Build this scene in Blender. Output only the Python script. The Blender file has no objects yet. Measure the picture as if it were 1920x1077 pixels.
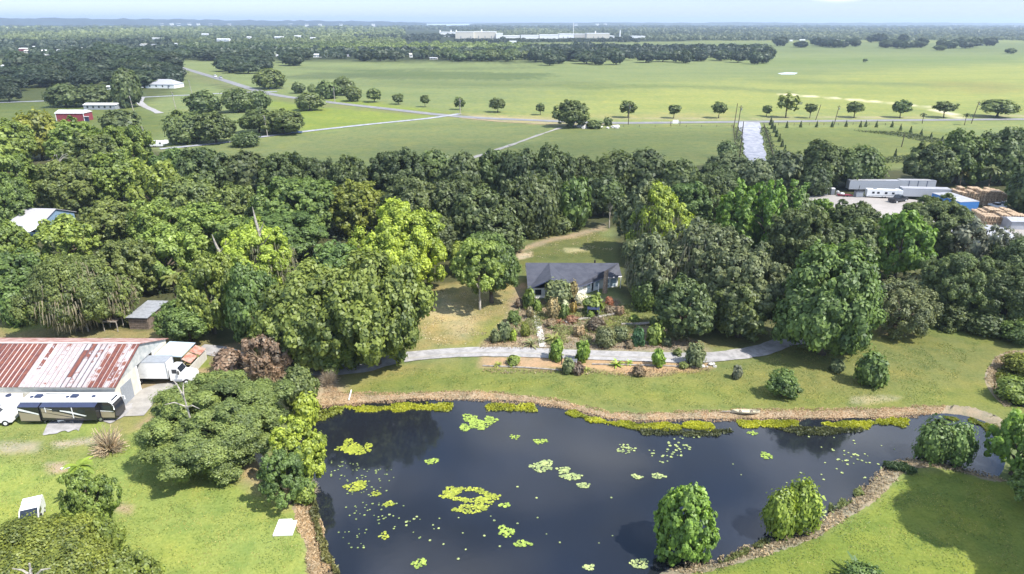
import bpy, math, random
import numpy as np
from mathutils import Vector, Matrix
R_ = math.radians
random.seed(7)
# ------------------------------------------------------------------ camera
W0, F0, CX, CY = 1920.0, 1280.0, 960.0, 538.5
CAMH = 55.0
PITCH = math.atan((CY - 39.0) / F0)
ROLL = R_(0.2)
sc = bpy.context.scene
cam_d = bpy.data.cameras.new('camera'); cam = bpy.data.objects.new('camera', cam_d)
sc.collection.objects.link(cam); sc.camera = cam
cam_d.sensor_fit = 'HORIZONTAL'; cam_d.sensor_width = 36.0; cam_d.lens = 36.0 * F0 / W0
cam_d.clip_start = 0.5; cam_d.clip_end = 90000.0
fwd = Vector((0, math.cos(PITCH), -math.sin(PITCH)))
rt0 = Vector((1, 0, 0)); up0 = rt0.cross(fwd)
rt = rt0 * math.cos(ROLL) + up0 * math.sin(ROLL)
up = up0 * math.cos(ROLL) - rt0 * math.sin(ROLL)
CAM = Vector((0, 0, CAMH))
m = Matrix((rt, up, -fwd)).transposed().to_4x4(); m.translation = CAM
cam.matrix_world = m
# ------------------------------------------------------------------ light
SUN_EL, SUN_AZ = R_(54), R_(-30)          # azimuth counter-clockwise from +X
sun_dir = Vector((math.cos(SUN_EL) * math.cos(SUN_AZ), math.cos(SUN_EL) * math.sin(SUN_AZ), math.sin(SUN_EL)))
wd = bpy.data.worlds.new('World'); sc.world = wd; wd.use_nodes = True
nt = wd.node_tree; bg = nt.nodes['Background']
sky = nt.nodes.new('ShaderNodeTexSky'); sky.sky_type = 'NISHITA'; sky.sun_disc = False
sky.sun_elevation = SUN_EL; sky.sun_rotation = math.pi / 2 - SUN_AZ
sky.air_density = 1.0; sky.dust_density = 0.15; sky.ozone_density = 2.5
# soft high clouds in the sky, placed by direction
tc = nt.nodes.new('ShaderNodeTexCoord'); sep = nt.nodes.new('ShaderNodeSeparateXYZ')
nt.links.new(tc.outputs['Generated'], sep.inputs[0])
def wm(op, a, b=None):
    n = nt.nodes.new('ShaderNodeMath'); n.operation = op
    for i, v in enumerate((a, b)):
        if v is None: continue
        if isinstance(v, (int, float)): n.inputs[i].default_value = v
        else: nt.links.new(v, n.inputs[i])
    return n.outputs[0]
zz = wm('ADD', wm('MAXIMUM', sep.outputs[2], 0.0), 0.10)
cx_ = wm('DIVIDE', sep.outputs[0], zz); cy_ = wm('DIVIDE', sep.outputs[1], zz)
cmb = nt.nodes.new('ShaderNodeCombineXYZ'); nt.links.new(cx_, cmb.inputs[0]); nt.links.new(cy_, cmb.inputs[1])
nz = nt.nodes.new('ShaderNodeTexNoise'); nz.inputs['Scale'].default_value = 2.3; nz.inputs['Detail'].default_value = 6
nz.inputs['Distortion'].default_value = 0.4
nt.links.new(cmb.outputs[0], nz.inputs['Vector'])
rmp = nt.nodes.new('ShaderNodeMapRange'); rmp.inputs[1].default_value = 0.45; rmp.inputs[2].default_value = 0.70
rmp.inputs[3].default_value = 0.0; rmp.inputs[4].default_value = 0.7
nt.links.new(nz.outputs[0], rmp.inputs[0])
mx = nt.nodes.new('ShaderNodeMix'); mx.data_type = 'RGBA'
low = nt.nodes.new('ShaderNodeMapRange'); low.inputs[1].default_value = 0.03; low.inputs[2].default_value = 0.25; nt.links.new(sep.outputs[2], low.inputs[0])
nt.links.new(wm('MULTIPLY', rmp.outputs[0], low.outputs[0]), mx.inputs['Factor']); nt.links.new(sky.outputs[0], mx.inputs['A'])
mx.inputs['B'].default_value = (11.5, 11.8, 12.4, 1)
# two low white clouds on the horizon sky, at the right of centre and the far left
dx0 = wm('DIVIDE', sep.outputs[0], wm('MAXIMUM', sep.outputs[1], 0.05)); dz0 = wm('DIVIDE', sep.outputs[2], wm('MAXIMUM', sep.outputs[1], 0.05))
prev = None
for (qx, qz, sx, sz) in ((0.437, 0.038, 0.062, 0.016), (-0.745, 0.042, 0.05, 0.022), (0.73, 0.04, 0.05, 0.009)):
    e1 = wm('DIVIDE', wm('SUBTRACT', dx0, qx), sx); e2 = wm('DIVIDE', wm('SUBTRACT', dz0, qz), sz)
    rr_ = wm('SQRT', wm('ADD', wm('MULTIPLY', e1, e1), wm('MULTIPLY', e2, e2)))
    mr = nt.nodes.new('ShaderNodeMapRange'); mr.interpolation_type = 'SMOOTHSTEP'; mr.inputs[1].default_value = 0.35; mr.inputs[2].default_value = 1.0; mr.inputs[3].default_value = 0.75; mr.inputs[4].default_value = 0.0
    nt.links.new(rr_, mr.inputs[0]); prev = mr.outputs[0] if prev is None else wm('MAXIMUM', prev, mr.outputs[0])
mlow = nt.nodes.new('ShaderNodeMix'); mlow.data_type = 'RGBA'; nt.links.new(prev, mlow.inputs['Factor']); nt.links.new(mx.outputs['Result'], mlow.inputs['A']); mlow.inputs['B'].default_value = (16, 13.5, 10.5, 1)
hz_f = nt.nodes.new('ShaderNodeMapRange'); hz_f.inputs[1].default_value = 0.0; hz_f.inputs[2].default_value = 0.30; nt.links.new(sep.outputs[2], hz_f.inputs[0])
hzc = nt.nodes.new('ShaderNodeMix'); hzc.data_type = 'RGBA'; hzc.inputs['A'].default_value = (0.41, 0.48, 0.66, 1); hzc.inputs['B'].default_value = (1, 1, 1, 1); nt.links.new(hz_f.outputs[0], hzc.inputs['Factor'])
hzm = nt.nodes.new('ShaderNodeMix'); hzm.data_type = 'RGBA'; hzm.blend_type = 'MULTIPLY'; hzm.inputs['Factor'].default_value = 1
nt.links.new(mlow.outputs['Result'], hzm.inputs['A']); nt.links.new(hzc.outputs['Result'], hzm.inputs['B'])
nt.links.new(hzm.outputs['Result'], bg.inputs['Color']); bg.inputs['Strength'].default_value = 0.15
sl = bpy.data.lights.new('sun', 'SUN'); sl.energy = 4.6; sl.angle = R_(0.53); sl.color = (1.0, 0.955, 0.87)
so = bpy.data.objects.new('sun', sl); sc.collection.objects.link(so)
so.rotation_euler = (-sun_dir).to_track_quat('-Z', 'Y').to_euler()
sc.view_settings.view_transform = 'Standard'; sc.view_settings.look = 'None'
sc.view_settings.exposure = 0.86; sc.view_settings.gamma = 1.0
sc.cycles.max_bounces = 8; sc.cycles.diffuse_bounces = 4; sc.cycles.glossy_bounces = 2
sc.cycles.transparent_max_bounces = 12; sc.cycles.transmission_bounces = 4; sc.cycles.volume_bounces = 0
sc.cycles.use_adaptive_sampling = True
# ------------------------------------------------------------------ projection helpers
def ray(px, py):
    return (fwd + rt * ((px - CX) / F0) + up * (-(py - CY) / F0))
def P(px, py, z=0.0):
    d = ray(px, py); t = (z - CAMH) / d.z
    return CAM + d * t
def depth(p): return (p - CAM).dot(fwd)
def mpp(px, py, z=0.0): return depth(P(px, py, z)) / F0
def zat(g, px, py):
    d = ray(px, py); return CAMH + (g.y / d.y) * d.z
def proj(x, y, z):
    v = Vector((x, y, z)) - CAM; dd = v.dot(fwd)
    return CX + F0 * v.dot(rt) / dd, CY - F0 * v.dot(up) / dd
col = sc.collection
# ------------------------------------------------------------------ naming helpers
USED = set()
def tag(o, label=None, cat=None, group=None, kind=None):
    if label: o['label'] = label
    if cat: o['category'] = cat
    if group: o['group'] = group
    if kind: o['kind'] = kind
    return o
def empty(name, loc, rz=0.0, label=None, cat=None, group=None):
    o = bpy.data.objects.new(name, None); col.objects.link(o)
    o.location = loc; o.rotation_euler = (0, 0, rz); o.empty_display_size = 0.5
    return tag(o, label, cat, group)
def link(name, me, mat=None, parent=None, loc=None, rot=None, scale=None):
    o = bpy.data.objects.new(name, me); col.objects.link(o)
    if mat is not None and not me.materials: me.materials.append(mat)
    if parent is not None: o.parent = parent
    if loc is not None: o.location = loc
    if rot is not None: o.rotation_euler = rot
    if scale is not None: o.scale = scale
    return o
def copy_tree(o, parent=None):
    c = o.copy(); col.objects.link(c); c.parent = parent
    for ch in list(o.children): copy_tree(ch, c)
    return c
ONES = ['first','second','third','fourth','fifth','sixth','seventh','eighth','ninth','tenth','eleventh','twelfth',
        'thirteenth','fourteenth','fifteenth','sixteenth','seventeenth','eighteenth','nineteenth','twentieth']
def ordn(i):
    if i < 20: return ONES[i]
    t = ['twenty','thirty','forty','fifty','sixty','seventy'][(i + 1) // 10 - 2]
    k = (i + 1) % 10
    return (t[:-1] + 'ieth') if k == 0 else t + '-' + ONES[k - 1]
# ------------------------------------------------------------------ mesh helper
class MB:
    def __init__(s): s.v = []; s.f = []
    def add(s, vs, fs):
        n = len(s.v); s.v += [tuple(v) for v in vs]; s.f += [tuple(i + n for i in f) for f in fs]; return s
    def box(s, x0, x1, y0, y1, z0, z1, taper=0.0, tx=None):
        a = taper; b = taper if tx is None else tx
        vs = [(x0,y0,z0),(x1,y0,z0),(x1,y1,z0),(x0,y1,z0),(x0+b,y0+a,z1),(x1-b,y0+a,z1),(x1-b,y1-a,z1),(x0+b,y1-a,z1)]
        return s.add(vs, [(0,3,2,1),(4,5,6,7),(0,1,5,4),(1,2,6,5),(2,3,7,6),(3,0,4,7)])
    def poly(s, pts): return s.add(pts, [tuple(range(len(pts)))])
    def slab(s, pts, t):                       # closed solid below a polygon of points
        n = len(pts); lo = [(p[0], p[1], p[2] - t) for p in pts]
        return s.add(list(pts) + lo, [tuple(range(n)), tuple(range(2*n-1, n-1, -1))] + [(i, i+n, (i+1)%n+n, (i+1)%n) for i in range(n)])
    def extr_y(s, prof, y0, y1):               # profile of (x,z) extruded in y
        n = len(prof)
        return s.add([(p[0], y0, p[1]) for p in prof] + [(p[0], y1, p[1]) for p in prof],
                     [tuple(range(n)), tuple(range(2*n-1, n-1, -1))] + [(i, i+n, (i+1)%n+n, (i+1)%n) for i in range(n)])
    def extr_x(s, prof, x0, x1):
        n = len(prof)
        return s.add([(x0, p[0], p[1]) for p in prof] + [(x1, p[0], p[1]) for p in prof],
                     [tuple(range(n-1, -1, -1)), tuple(range(n, 2*n))] + [(i, (i+1)%n, (i+1)%n+n, i+n) for i in range(n)])
    def cyl(s, a, b, r0, r1=None, n=10, caps=True):
        r1 = r0 if r1 is None else r1
        a, b = Vector(a), Vector(b); d = (b - a)
        if d.length < 1e-6: return s
        q = d.to_track_quat('Z', 'Y'); vs = []
        for c, r in ((a, r0), (b, r1)):
            for i in range(n):
                t = 2 * math.pi * i / n; vs.append(c + q @ Vector((r * math.cos(t), r * math.sin(t), 0)))
        fs = [(i, (i+1)%n, (i+1)%n+n, i+n) for i in range(n)]
        if caps: fs += [tuple(range(n-1, -1, -1)), tuple(range(n, 2*n))]
        return s.add(vs, fs)
    def tube(s, pts, rad, n=7):
        for i in range(len(pts) - 1): s.cyl(pts[i], pts[i+1], rad[i], rad[i+1], n, True)
        return s
    def blob(s, c, r, seed=0, amp=0.25, nu=10, nv=7):
        rd = random.Random(seed); vs = []; fs = []
        for j in range(nv + 1):
            th = math.pi * j / nv
            for i in range(nu):
                ph = 2 * math.pi * i / nu; k = 1 + rd.uniform(-amp, amp) if 0 < j < nv else 1
                vs.append((c[0] + r[0]*k*math.sin(th)*math.cos(ph), c[1] + r[1]*k*math.sin(th)*math.sin(ph), c[2] + r[2]*k*math.cos(th)))
        for j in range(nv):
            for i in range(nu):
                fs.append((j*nu+i, (j+1)*nu+i, (j+1)*nu+(i+1)%nu, j*nu+(i+1)%nu))
        return s.add(vs, fs)
    def build(s, name, mat, parent=None, smooth=False, **k):
        me = bpy.data.meshes.new(name); me.from_pydata(s.v, [], s.f); me.update()
        if smooth: me.shade_smooth()
        return link(name, me, mat, parent, **k)
# ------------------------------------------------------------------ materials
def mat(name, rgb, rough=0.8, metal=0.0, var=0.0, vscale=3.0, spec=0.3, rgb2=None, bump=0.0, lo=0.4, hi=0.6):
    mt = bpy.data.materials.new(name); mt.use_nodes = True; t = mt.node_tree
    b = t.nodes['Principled BSDF']; b.inputs['Roughness'].default_value = rough; b.inputs['Metallic'].default_value = metal
    b.inputs['Specular IOR Level'].default_value = spec
    b.inputs['Base Color'].default_value = (*rgb, 1)
    if var > 0 or rgb2 is not None or bump > 0:
        g = t.nodes.new('ShaderNodeTexCoord'); n = t.nodes.new('ShaderNodeTexNoise')
        n.inputs['Scale'].default_value = vscale; n.inputs['Detail'].default_value = 6; n.inputs['Roughness'].default_value = 0.65
        t.links.new(g.outputs['Object'], n.inputs['Vector'])
        r = t.nodes.new('ShaderNodeMapRange'); r.inputs[1].default_value = lo; r.inputs[2].default_value = hi
        t.links.new(n.outputs[0], r.inputs[0])
        x = t.nodes.new('ShaderNodeMix'); x.data_type = 'RGBA'; t.links.new(r.outputs[0], x.inputs['Factor'])
        c2 = rgb2 if rgb2 is not None else tuple(c * (1 - var) for c in rgb)
        x.inputs['A'].default_value = (*rgb, 1); x.inputs['B'].default_value = (*c2, 1)
        t.links.new(x.outputs['Result'], b.inputs['Base Color'])
        if bump > 0:
            bp = t.nodes.new('ShaderNodeBump'); bp.inputs['Strength'].default_value = 1.0; bp.inputs['Distance'].default_value = bump
            t.links.new(n.outputs[0], bp.inputs['Height']); t.links.new(bp.outputs[0], b.inputs['Normal'])
    return mt
def foliage_mat(name, trans=0.36, rough=0.55):
    mt = bpy.data.materials.new(name); mt.use_nodes = True; t = mt.node_tree; t.nodes.clear()
    out = t.nodes.new('ShaderNodeOutputMaterial')
    oi = t.nodes.new('ShaderNodeObjectInfo'); at = t.nodes.new('ShaderNodeAttribute'); at.attribute_name = 'tint'
    at.attribute_type = 'GEOMETRY'
    # tint: below .5 bluer and darker leaves, above .5 yellower
    a = t.nodes.new('ShaderNodeMix'); a.data_type = 'RGBA'; a.inputs['A'].default_value = (0.52, 0.57, 0.52, 1); a.inputs['B'].default_value = (1.70, 1.58, 1.2, 1)
    t.links.new(at.outputs['Fac'], a.inputs['Factor'])
    mu = t.nodes.new('ShaderNodeMix'); mu.data_type = 'RGBA'; mu.blend_type = 'MULTIPLY'; mu.inputs['Factor'].default_value = 1
    t.links.new(oi.outputs['Color'], mu.inputs['A']); t.links.new(a.outputs['Result'], mu.inputs['B'])
    d = t.nodes.new('ShaderNodeBsdfDiffuse'); tr = t.nodes.new('ShaderNodeBsdfTranslucent')
    g = t.nodes.new('ShaderNodeBsdfGlossy'); g.inputs['Roughness'].default_value = rough; g.inputs['Color'].default_value = (0.9, 0.95, 0.9, 1)
    t.links.new(mu.outputs['Result'], d.inputs['Color'])
    hs = t.nodes.new('ShaderNodeHueSaturation'); hs.inputs['Value'].default_value = 1.25; hs.inputs['Saturation'].default_value = 1.1
    t.links.new(mu.outputs['Result'], hs.inputs['Color']); t.links.new(hs.outputs[0], tr.inputs['Color'])
    x = t.nodes.new('ShaderNodeMixShader'); x.inputs[0].default_value = trans
    t.links.new(d.outputs[0], x.inputs[1]); t.links.new(tr.outputs[0], x.inputs[2])
    y = t.nodes.new('ShaderNodeMixShader'); y.inputs[0].default_value = 0.035
    t.links.new(x.outputs[0], y.inputs[1]); t.links.new(g.outputs[0], y.inputs[2])
    t.links.new(y.outputs[0], out.inputs[0])
    return mt
M = {}
M['leaf'] = foliage_mat('leaf_green')
M['bark'] = mat('bark', (0.12, 0.095, 0.07), 0.95, var=0.5, vscale=2.0, bump=0.05)
M['pale_bark'] = mat('pale_bark', (0.42, 0.38, 0.33), 0.95, var=0.45, vscale=3.0, bump=0.04)
M['white'] = mat('white_paint', (0.80, 0.80, 0.79), 0.4, var=0.08, vscale=1.5, spec=0.5)
M['cream'] = mat('cream_siding', (0.62, 0.58, 0.50), 0.7, var=0.15, vscale=0.8)
M['glass'] = mat('dark_glass', (0.02, 0.025, 0.035), 0.08, spec=0.8)
M['black'] = mat('black_rubber', (0.02, 0.02, 0.022), 0.7)
M['chrome'] = mat('grey_metal', (0.35, 0.36, 0.38), 0.4, 0.6, var=0.2)
M['grey'] = mat('grey_paint', (0.28, 0.30, 0.33), 0.6, var=0.15)
M['navy'] = mat('navy_paint', (0.03, 0.04, 0.09), 0.35, spec=0.6, var=0.2)
M['wood'] = mat('weathered_wood', (0.22, 0.17, 0.135), 0.9, var=0.5, vscale=2.5)
M['rust'] = mat('rusty_sheet', (0.30, 0.12, 0.08), 0.85, rgb2=(0.42, 0.27, 0.22), vscale=1.2)
M['concrete'] = mat('pale_concrete', (0.52, 0.50, 0.46), 0.9, var=0.12, vscale=1.0)
M['stone'] = mat('grey_stone', (0.34, 0.31, 0.28), 0.95, var=0.5, vscale=1.5, bump=0.05)
# ------------------------------------------------------------------ noise and polygons in numpy
def vnoise(x, y, seed=0):
    rs = np.random.RandomState(seed); tot = np.zeros_like(x); amp = 1.0; s = 0.0
    for o in range(4):
        for k in range(3):
            a = rs.uniform(0, 2*np.pi); f = (2.0 ** o) * rs.uniform(0.7, 1.3); ph = rs.uniform(0, 6.28)
            tot += amp * np.sin((x*np.cos(a) + y*np.sin(a)) * f + ph + 1.3*np.sin((x*np.sin(a) - y*np.cos(a)) * f * 0.7 + ph*2)); s += amp
        amp *= 0.55
    return tot / s * 1.8
def sdpoly(X, Y, poly):                       # signed distance, negative inside
    n = len(poly); d = np.full(X.shape, 1e18); inside = np.zeros(X.shape, bool)
    for i in range(n):
        ax, ay = poly[i]; bx, by = poly[(i+1) % n]
        ex, ey = bx-ax, by-ay; wx, wy = X-ax, Y-ay
        t = np.clip((wx*ex + wy*ey) / (ex*ex + ey*ey + 1e-12), 0, 1)
        d = np.minimum(d, (wx-ex*t)**2 + (wy-ey*t)**2)
        c = ((ay > Y) != (by > Y)) & (X < (bx-ax) * (Y-ay) / ((by-ay) if by != ay else 1e-12) + ax)
        inside ^= c
    d = np.sqrt(d); return np.where(inside, -d, d)
def PP(pts, z=0.0):
    return [(P(a, b, z).x, P(a, b, z).y) for a, b in pts]
def smooth_poly(pts, closed=True, n=4):
    out = []; N = len(pts)
    for i in range(N if closed else N - 1):
        p0 = pts[(i-1) % N] if closed or i > 0 else pts[i]; p1 = pts[i]; p2 = pts[(i+1) % N]
        p3 = pts[(i+2) % N] if closed or i+2 < N else p2
        for k in range(n):
            t = k / n
            out.append(tuple(0.5*((2*p1[j]) + (-p0[j]+p2[j])*t + (2*p0[j]-5*p1[j]+4*p2[j]-p3[j])*t*t + (-p0[j]+3*p1[j]-3*p2[j]+p3[j])*t**3) for j in range(2)))
    if not closed: out.append(tuple(pts[-1]))
    return out
POND = [(640,1160),(622,1077),(604,1030),(594,985),(588,940),(585,900),(575,850),(562,812),(560,782),(600,762),(660,757),(720,752),(780,748),(850,749),(910,749),
        (970,752),(1040,760),(1090,772),(1140,784),(1190,789),(1280,787),(1400,785),(1500,784),(1600,785),(1690,781),(1760,776),(1810,780),(1850,792),(1878,812),
        (1876,850),(1862,884),(1830,880),(1790,869),(1745,857),(1700,853),(1665,862),(1640,885),(1618,905),(1598,924),(1565,944),(1535,970),(1515,990),
        (1470,1000),(1430,1008),(1390,1030),(1340,1044),(1285,1052),(1240,1060),(1222,1077),(1215,1160)]
pond = smooth_poly(PP(POND), True, 3)
POND2 = [(1905,672),(1880,690),(1872,712),(1884,738),(1900,752),(1960,760),(2050,745),(2050,690),(1970,662)]
pond2 = smooth_poly(PP(POND2), True, 3)
WZ = -0.32
def zground(X, Y, fine=True):
    d = np.minimum(sdpoly(X, Y, pond), sdpoly(X, Y, pond2))
    t = np.clip((d + 1.0) / 3.2, 0, 1); t = t*t*(3-2*t)
    z = -0.75 + 0.75 * t
    z = z + np.where(d > 2.5, 0.04*vnoise(X*0.35, Y*0.35, 5) * np.clip((d-2.5)/6, 0, 1), 0)
    return z
# ------------------------------------------------------------------ ground sheet
def axis(lo, hi, step, far, g):
    a = list(np.arange(lo, hi + 1e-6, step)); s = step
    r = []; v = a[-1]
    while v < far: s *= g; v += s; r.append(v)
    s = step; l = []; v = a[0]
    return a, r
xa, xr = axis(-78, 84, 0.45, 26000, 1.034); xl = [-(v - 84) - 78 for v in xr]
ya, yr = axis(50, 150, 0.45, 27000, 1.03)
xs = np.array(sorted(xl) + xa + xr); ys = np.array([-400, -150, -40, 10, 30, 40, 46] + ya + yr)
GX, GY = np.meshgrid(xs, ys)
nx, ny = len(xs), len(ys)
GZ = np.zeros_like(GX)
near = (GX > -70) & (GX < 130) & (GY > 45) & (GY < 150)
GZ[near] = zground(GX[near], GY[near])
# colour zones (surface cover, with some pasture light and shade, in world space)
C = np.zeros(GX.shape + (3,))
C[:] = (0.175, 0.205, 0.085)
nzA = vnoise(GX*0.02, GY*0.02, 1); nzB = vnoise(GX*0.12, GY*0.12, 2); nzC = vnoise(GX*0.5, GY*0.5, 3)
def zone(pts, rgb, feather=1.5, wob=2.0, world=False, amount=1.0):
    poly = pts if world else PP(pts)
    px = [p[0] for p in poly]; py = [p[1] for p in poly]; mg = feather + wob*2 + 1
    s = (GX > min(px)-mg) & (GX < max(px)+mg) & (GY > min(py)-mg) & (GY < max(py)+mg)
    if not s.any(): return
    d = sdpoly(GX[s], GY[s], poly) + wob * (0.6*nzB[s] + 0.5*nzC[s])
    w = np.clip(0.5 - d/(2*feather), 0, 1)[:, None] * amount
    C[s] = C[s]*(1-w) + np.array(rgb)*w
def line_zone(pts, width, rgb, feather=0.8, wob=0.6, amount=1.0):
    q = smooth_poly(PP(pts), False, 5)
    px = [p[0] for p in q]; py = [p[1] for p in q]; mg = width + feather + wob*2
    s = (GX > min(px)-mg) & (GX < max(px)+mg) & (GY > min(py)-mg) & (GY < max(py)+mg)
    X, Y = GX[s], GY[s]; d = np.full(X.shape, 1e9)
    for (ax, ay), (bx, by) in zip(q[:-1], q[1:]):
        ex, ey = bx-ax, by-ay; t = np.clip(((X-ax)*ex + (Y-ay)*ey)/(ex*ex+ey*ey+1e-9), 0, 1)
        d = np.minimum(d, np.hypot(X-ax-ex*t, Y-ay-ey*t))
    d = d - width/2 + wob*(0.6*nzB[s] + 0.5*nzC[s])
    w = np.clip(0.5 - d/(2*feather), 0, 1)[:, None]*amount
    C[s] = C[s]*(1-w) + np.array(rgb)*w
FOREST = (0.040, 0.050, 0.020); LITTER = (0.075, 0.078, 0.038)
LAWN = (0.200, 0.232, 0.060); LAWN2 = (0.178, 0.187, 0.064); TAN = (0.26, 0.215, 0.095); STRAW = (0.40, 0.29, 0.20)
MULCH = (0.30, 0.245, 0.185); DIRT = (0.30, 0.235, 0.16); FIELD = (0.130, 0.155, 0.060); LIT_FIELD = (0.245, 0.262, 0.085)
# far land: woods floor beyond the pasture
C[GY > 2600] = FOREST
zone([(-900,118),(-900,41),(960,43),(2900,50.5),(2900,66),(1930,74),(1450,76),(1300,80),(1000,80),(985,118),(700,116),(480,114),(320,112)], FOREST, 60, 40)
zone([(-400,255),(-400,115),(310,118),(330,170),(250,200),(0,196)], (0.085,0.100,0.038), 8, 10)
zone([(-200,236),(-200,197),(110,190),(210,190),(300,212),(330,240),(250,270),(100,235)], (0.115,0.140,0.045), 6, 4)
zone([(1300,76),(1300,80),(1930,82),(1930,76)], (0.20,0.22,0.08), 30, 20)
zone([(980,82),(980,80),(1450,77),(1450,80)], (0.20,0.22,0.08), 20, 10)
# pasture tints, with sunlit and cloud-shaded stretches put into the colour
zone([(1100,165),(1440,150),(1930,110),(2300,120),(2300,222),(900,222),(1000,200)], LIT_FIELD, 60, 40)
zone([(1440,112),(1930,105),(1930,118),(1440,122)], (0.15,0.19,0.07), 60, 60)
line_zone([(1460,152),(1700,158),(1860,163)], 45, (0.165,0.195,0.075), 15, 20)
line_zone([(1100,165),(1300,163),(1450,172)], 30, (0.155,0.185,0.07), 12, 15)
line_zone([(560,128),(760,131),(980,127)], 40, (0.135,0.16,0.07), 15, 20)
zone([(1700,152),(1930,156),(1930,176),(1800,172)], (0.22,0.21,0.075), 20, 30, amount=0.7)
zone([(470,190),(640,186),(860,212),(560,250),(540,215)], (0.185,0.225,0.050), 6, 6)
zone([(860,214),(1080,222),(1090,236),(960,238),(870,226)], (0.30,0.26,0.13), 4, 5)
zone([(1000,215),(1380,212),(1380,224),(1080,222)], (0.26,0.25,0.10), 8, 8)
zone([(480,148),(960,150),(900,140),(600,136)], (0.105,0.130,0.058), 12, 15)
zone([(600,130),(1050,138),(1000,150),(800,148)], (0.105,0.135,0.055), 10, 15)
zone([(330,284),(560,255),(860,222),(1050,236),(870,306),(700,330)], (0.158,0.182,0.076), 3, 3)
zone([(900,300),(1050,240),(1380,238),(1390,300),(1200,315)], (0.152,0.176,0.070), 3, 3)
zone([(1440,240),(1700,242),(1900,262),(1800,290),(1650,320),(1460,300)], (0.160,0.182,0.062), 3, 3)
line_zone([(860,218),(1000,227),(1140,233)], 9, (0.36,0.31,0.20), 3, 3)
line_zone([(1140,221),(1400,222),(1930,218)], 6, (0.33,0.29,0.18), 3, 3)
line_zone([(1480,178),(1560,184),(1665,193)], 9, (0.62,0.55,0.38), 2, 3)
line_zone([(1700,196),(1740,202),(1800,221)], 5, (0.62,0.54,0.40), 1.5, 3)
line_zone([(310,124),(420,160),(560,192),(860,218)], 12, (0.165,0.170,0.075), 4, 4)
line_zone([(400,158),(470,182)], 5, (0.06,0.08,0.04), 2, 2)
zone([(20,152),(58,152),(58,161),(20,161)], (0.30,0.25,0.20), 3, 3)
# woods floor round the property
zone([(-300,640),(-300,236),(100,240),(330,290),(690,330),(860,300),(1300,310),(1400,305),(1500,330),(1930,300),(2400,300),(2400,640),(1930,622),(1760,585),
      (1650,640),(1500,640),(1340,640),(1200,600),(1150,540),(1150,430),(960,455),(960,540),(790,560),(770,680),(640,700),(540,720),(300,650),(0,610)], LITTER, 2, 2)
zone([(955,470),(975,455),(1060,430),(1130,428),(1155,480),(1160,530),(960,540)], (0.125,0.135,0.048), 2, 2)
zone([(955,470),(1000,455),(1140,418),(1140,432),(1030,455),(970,480)], DIRT, 1, 1.5)
zone([(968,478),(1000,470),(1000,482),(970,488)], (0.45,0.36,0.27), 0.6, 1.2)
zone([(1060,466),(1100,463),(1104,472),(1062,474)], (0.36,0.32,0.18), 0.6, 1.2)
zone([(800,540),(985,520),(985,600),(930,650),(770,660),(785,590)], TAN, 1.5, 2)
zone([(900,605),(960,595),(1000,610),(940,650),(860,652)], (0.20,0.205,0.060), 2, 2)
zone([(800,590),(840,560),(870,585),(900,600),(880,640),(850,630)], (0.40,0.34,0.22), 2, 3, amount=0.55)
zone([(960,540),(985,530),(990,575),(960,580)], (0.33,0.23,0.17), 1, 1)
# lawns
zone([(-300,1250),(-300,770),(0,780),(240,760),(440,830),(540,900),(590,960),(620,1077),(640,1250)], (0.228, 0.272, 0.072), 1.5, 1.5)
zone([(-40,800),(120,805),(250,830),(160,870),(0,860)], (0.20,0.225,0.070), 2, 3)
zone([(90,870),(120,868),(130,885),(98,888)], (0.36,0.28,0.20), 0.5, 0.8)
zone([(185,935),(250,948),(245,965),(190,955)], (0.36,0.27,0.17), 0.5, 0.6)
zone([(0,830),(70,832),(70,845),(0,848)], (0.30,0.27,0.19), 0.8, 1)
zone([(100,830),(180,820),(180,830),(110,840)], (0.36,0.31,0.24), 0.6, 1)
zone([(440,870),(520,860),(560,930),(540,960),(470,930)], (0.34,0.26,0.15), 1.2, 1.5)
zone([(555,975),(600,960),(625,1077),(640,1200),(575,1200),(578,1040)], STRAW, 0.6, 0.8)
zone([(600,700),(760,680),(900,668),(1030,664),(1330,668),(1480,640),(1700,600),(1960,600),(1960,770),(1880,800),(1750,775),(1200,780),(1050,760),(900,745),(640,745)], LAWN2, 1.2, 1.2)
zone([(640,700),(760,682),(900,690),(1000,705),(1500,720),(1900,740),(1900,765),(1200,765),(1000,740),(640,735)], (0.175,0.195,0.050), 3, 2.5, amount=0.8)
zone([(640,690),(760,680),(860,672),(820,690),(640,735)], (0.24,0.21,0.085), 1.5, 2, amount=0.7)
zone([(560,700),(630,690),(655,735),(600,760),(560,790),(540,760)], (0.36,0.27,0.18), 1, 1.5)
zone([(1400,690),(1700,700),(1650,760),(1400,740)], (0.19,0.185,0.065), 3, 3, amount=0.6)
zone([(1600,745),(1700,740),(1690,755),(1590,758)], (0.40,0.34,0.24), 0.6, 1.5, amount=0.6)
zone([(1640,590),(1760,585),(1960,620),(1960,655),(1850,640),(1700,625)], (0.155,0.185,0.052), 2, 2)
zone([(1640,610),(1720,605),(1710,628),(1650,632)], DIRT, 1, 1.2, amount=0.8)
zone([(1240,1250),(1290,1077),(1420,1035),(1540,1000),(1660,925),(1700,885),(1790,882),(1860,898),(1990,900),(2300,1250)], (0.180,0.215,0.045), 1, 0.8)
zone([(1300,625),(1480,600),(1500,625),(1420,645),(1330,650)], (0.17,0.16,0.070), 1.5, 1.5)
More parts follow.
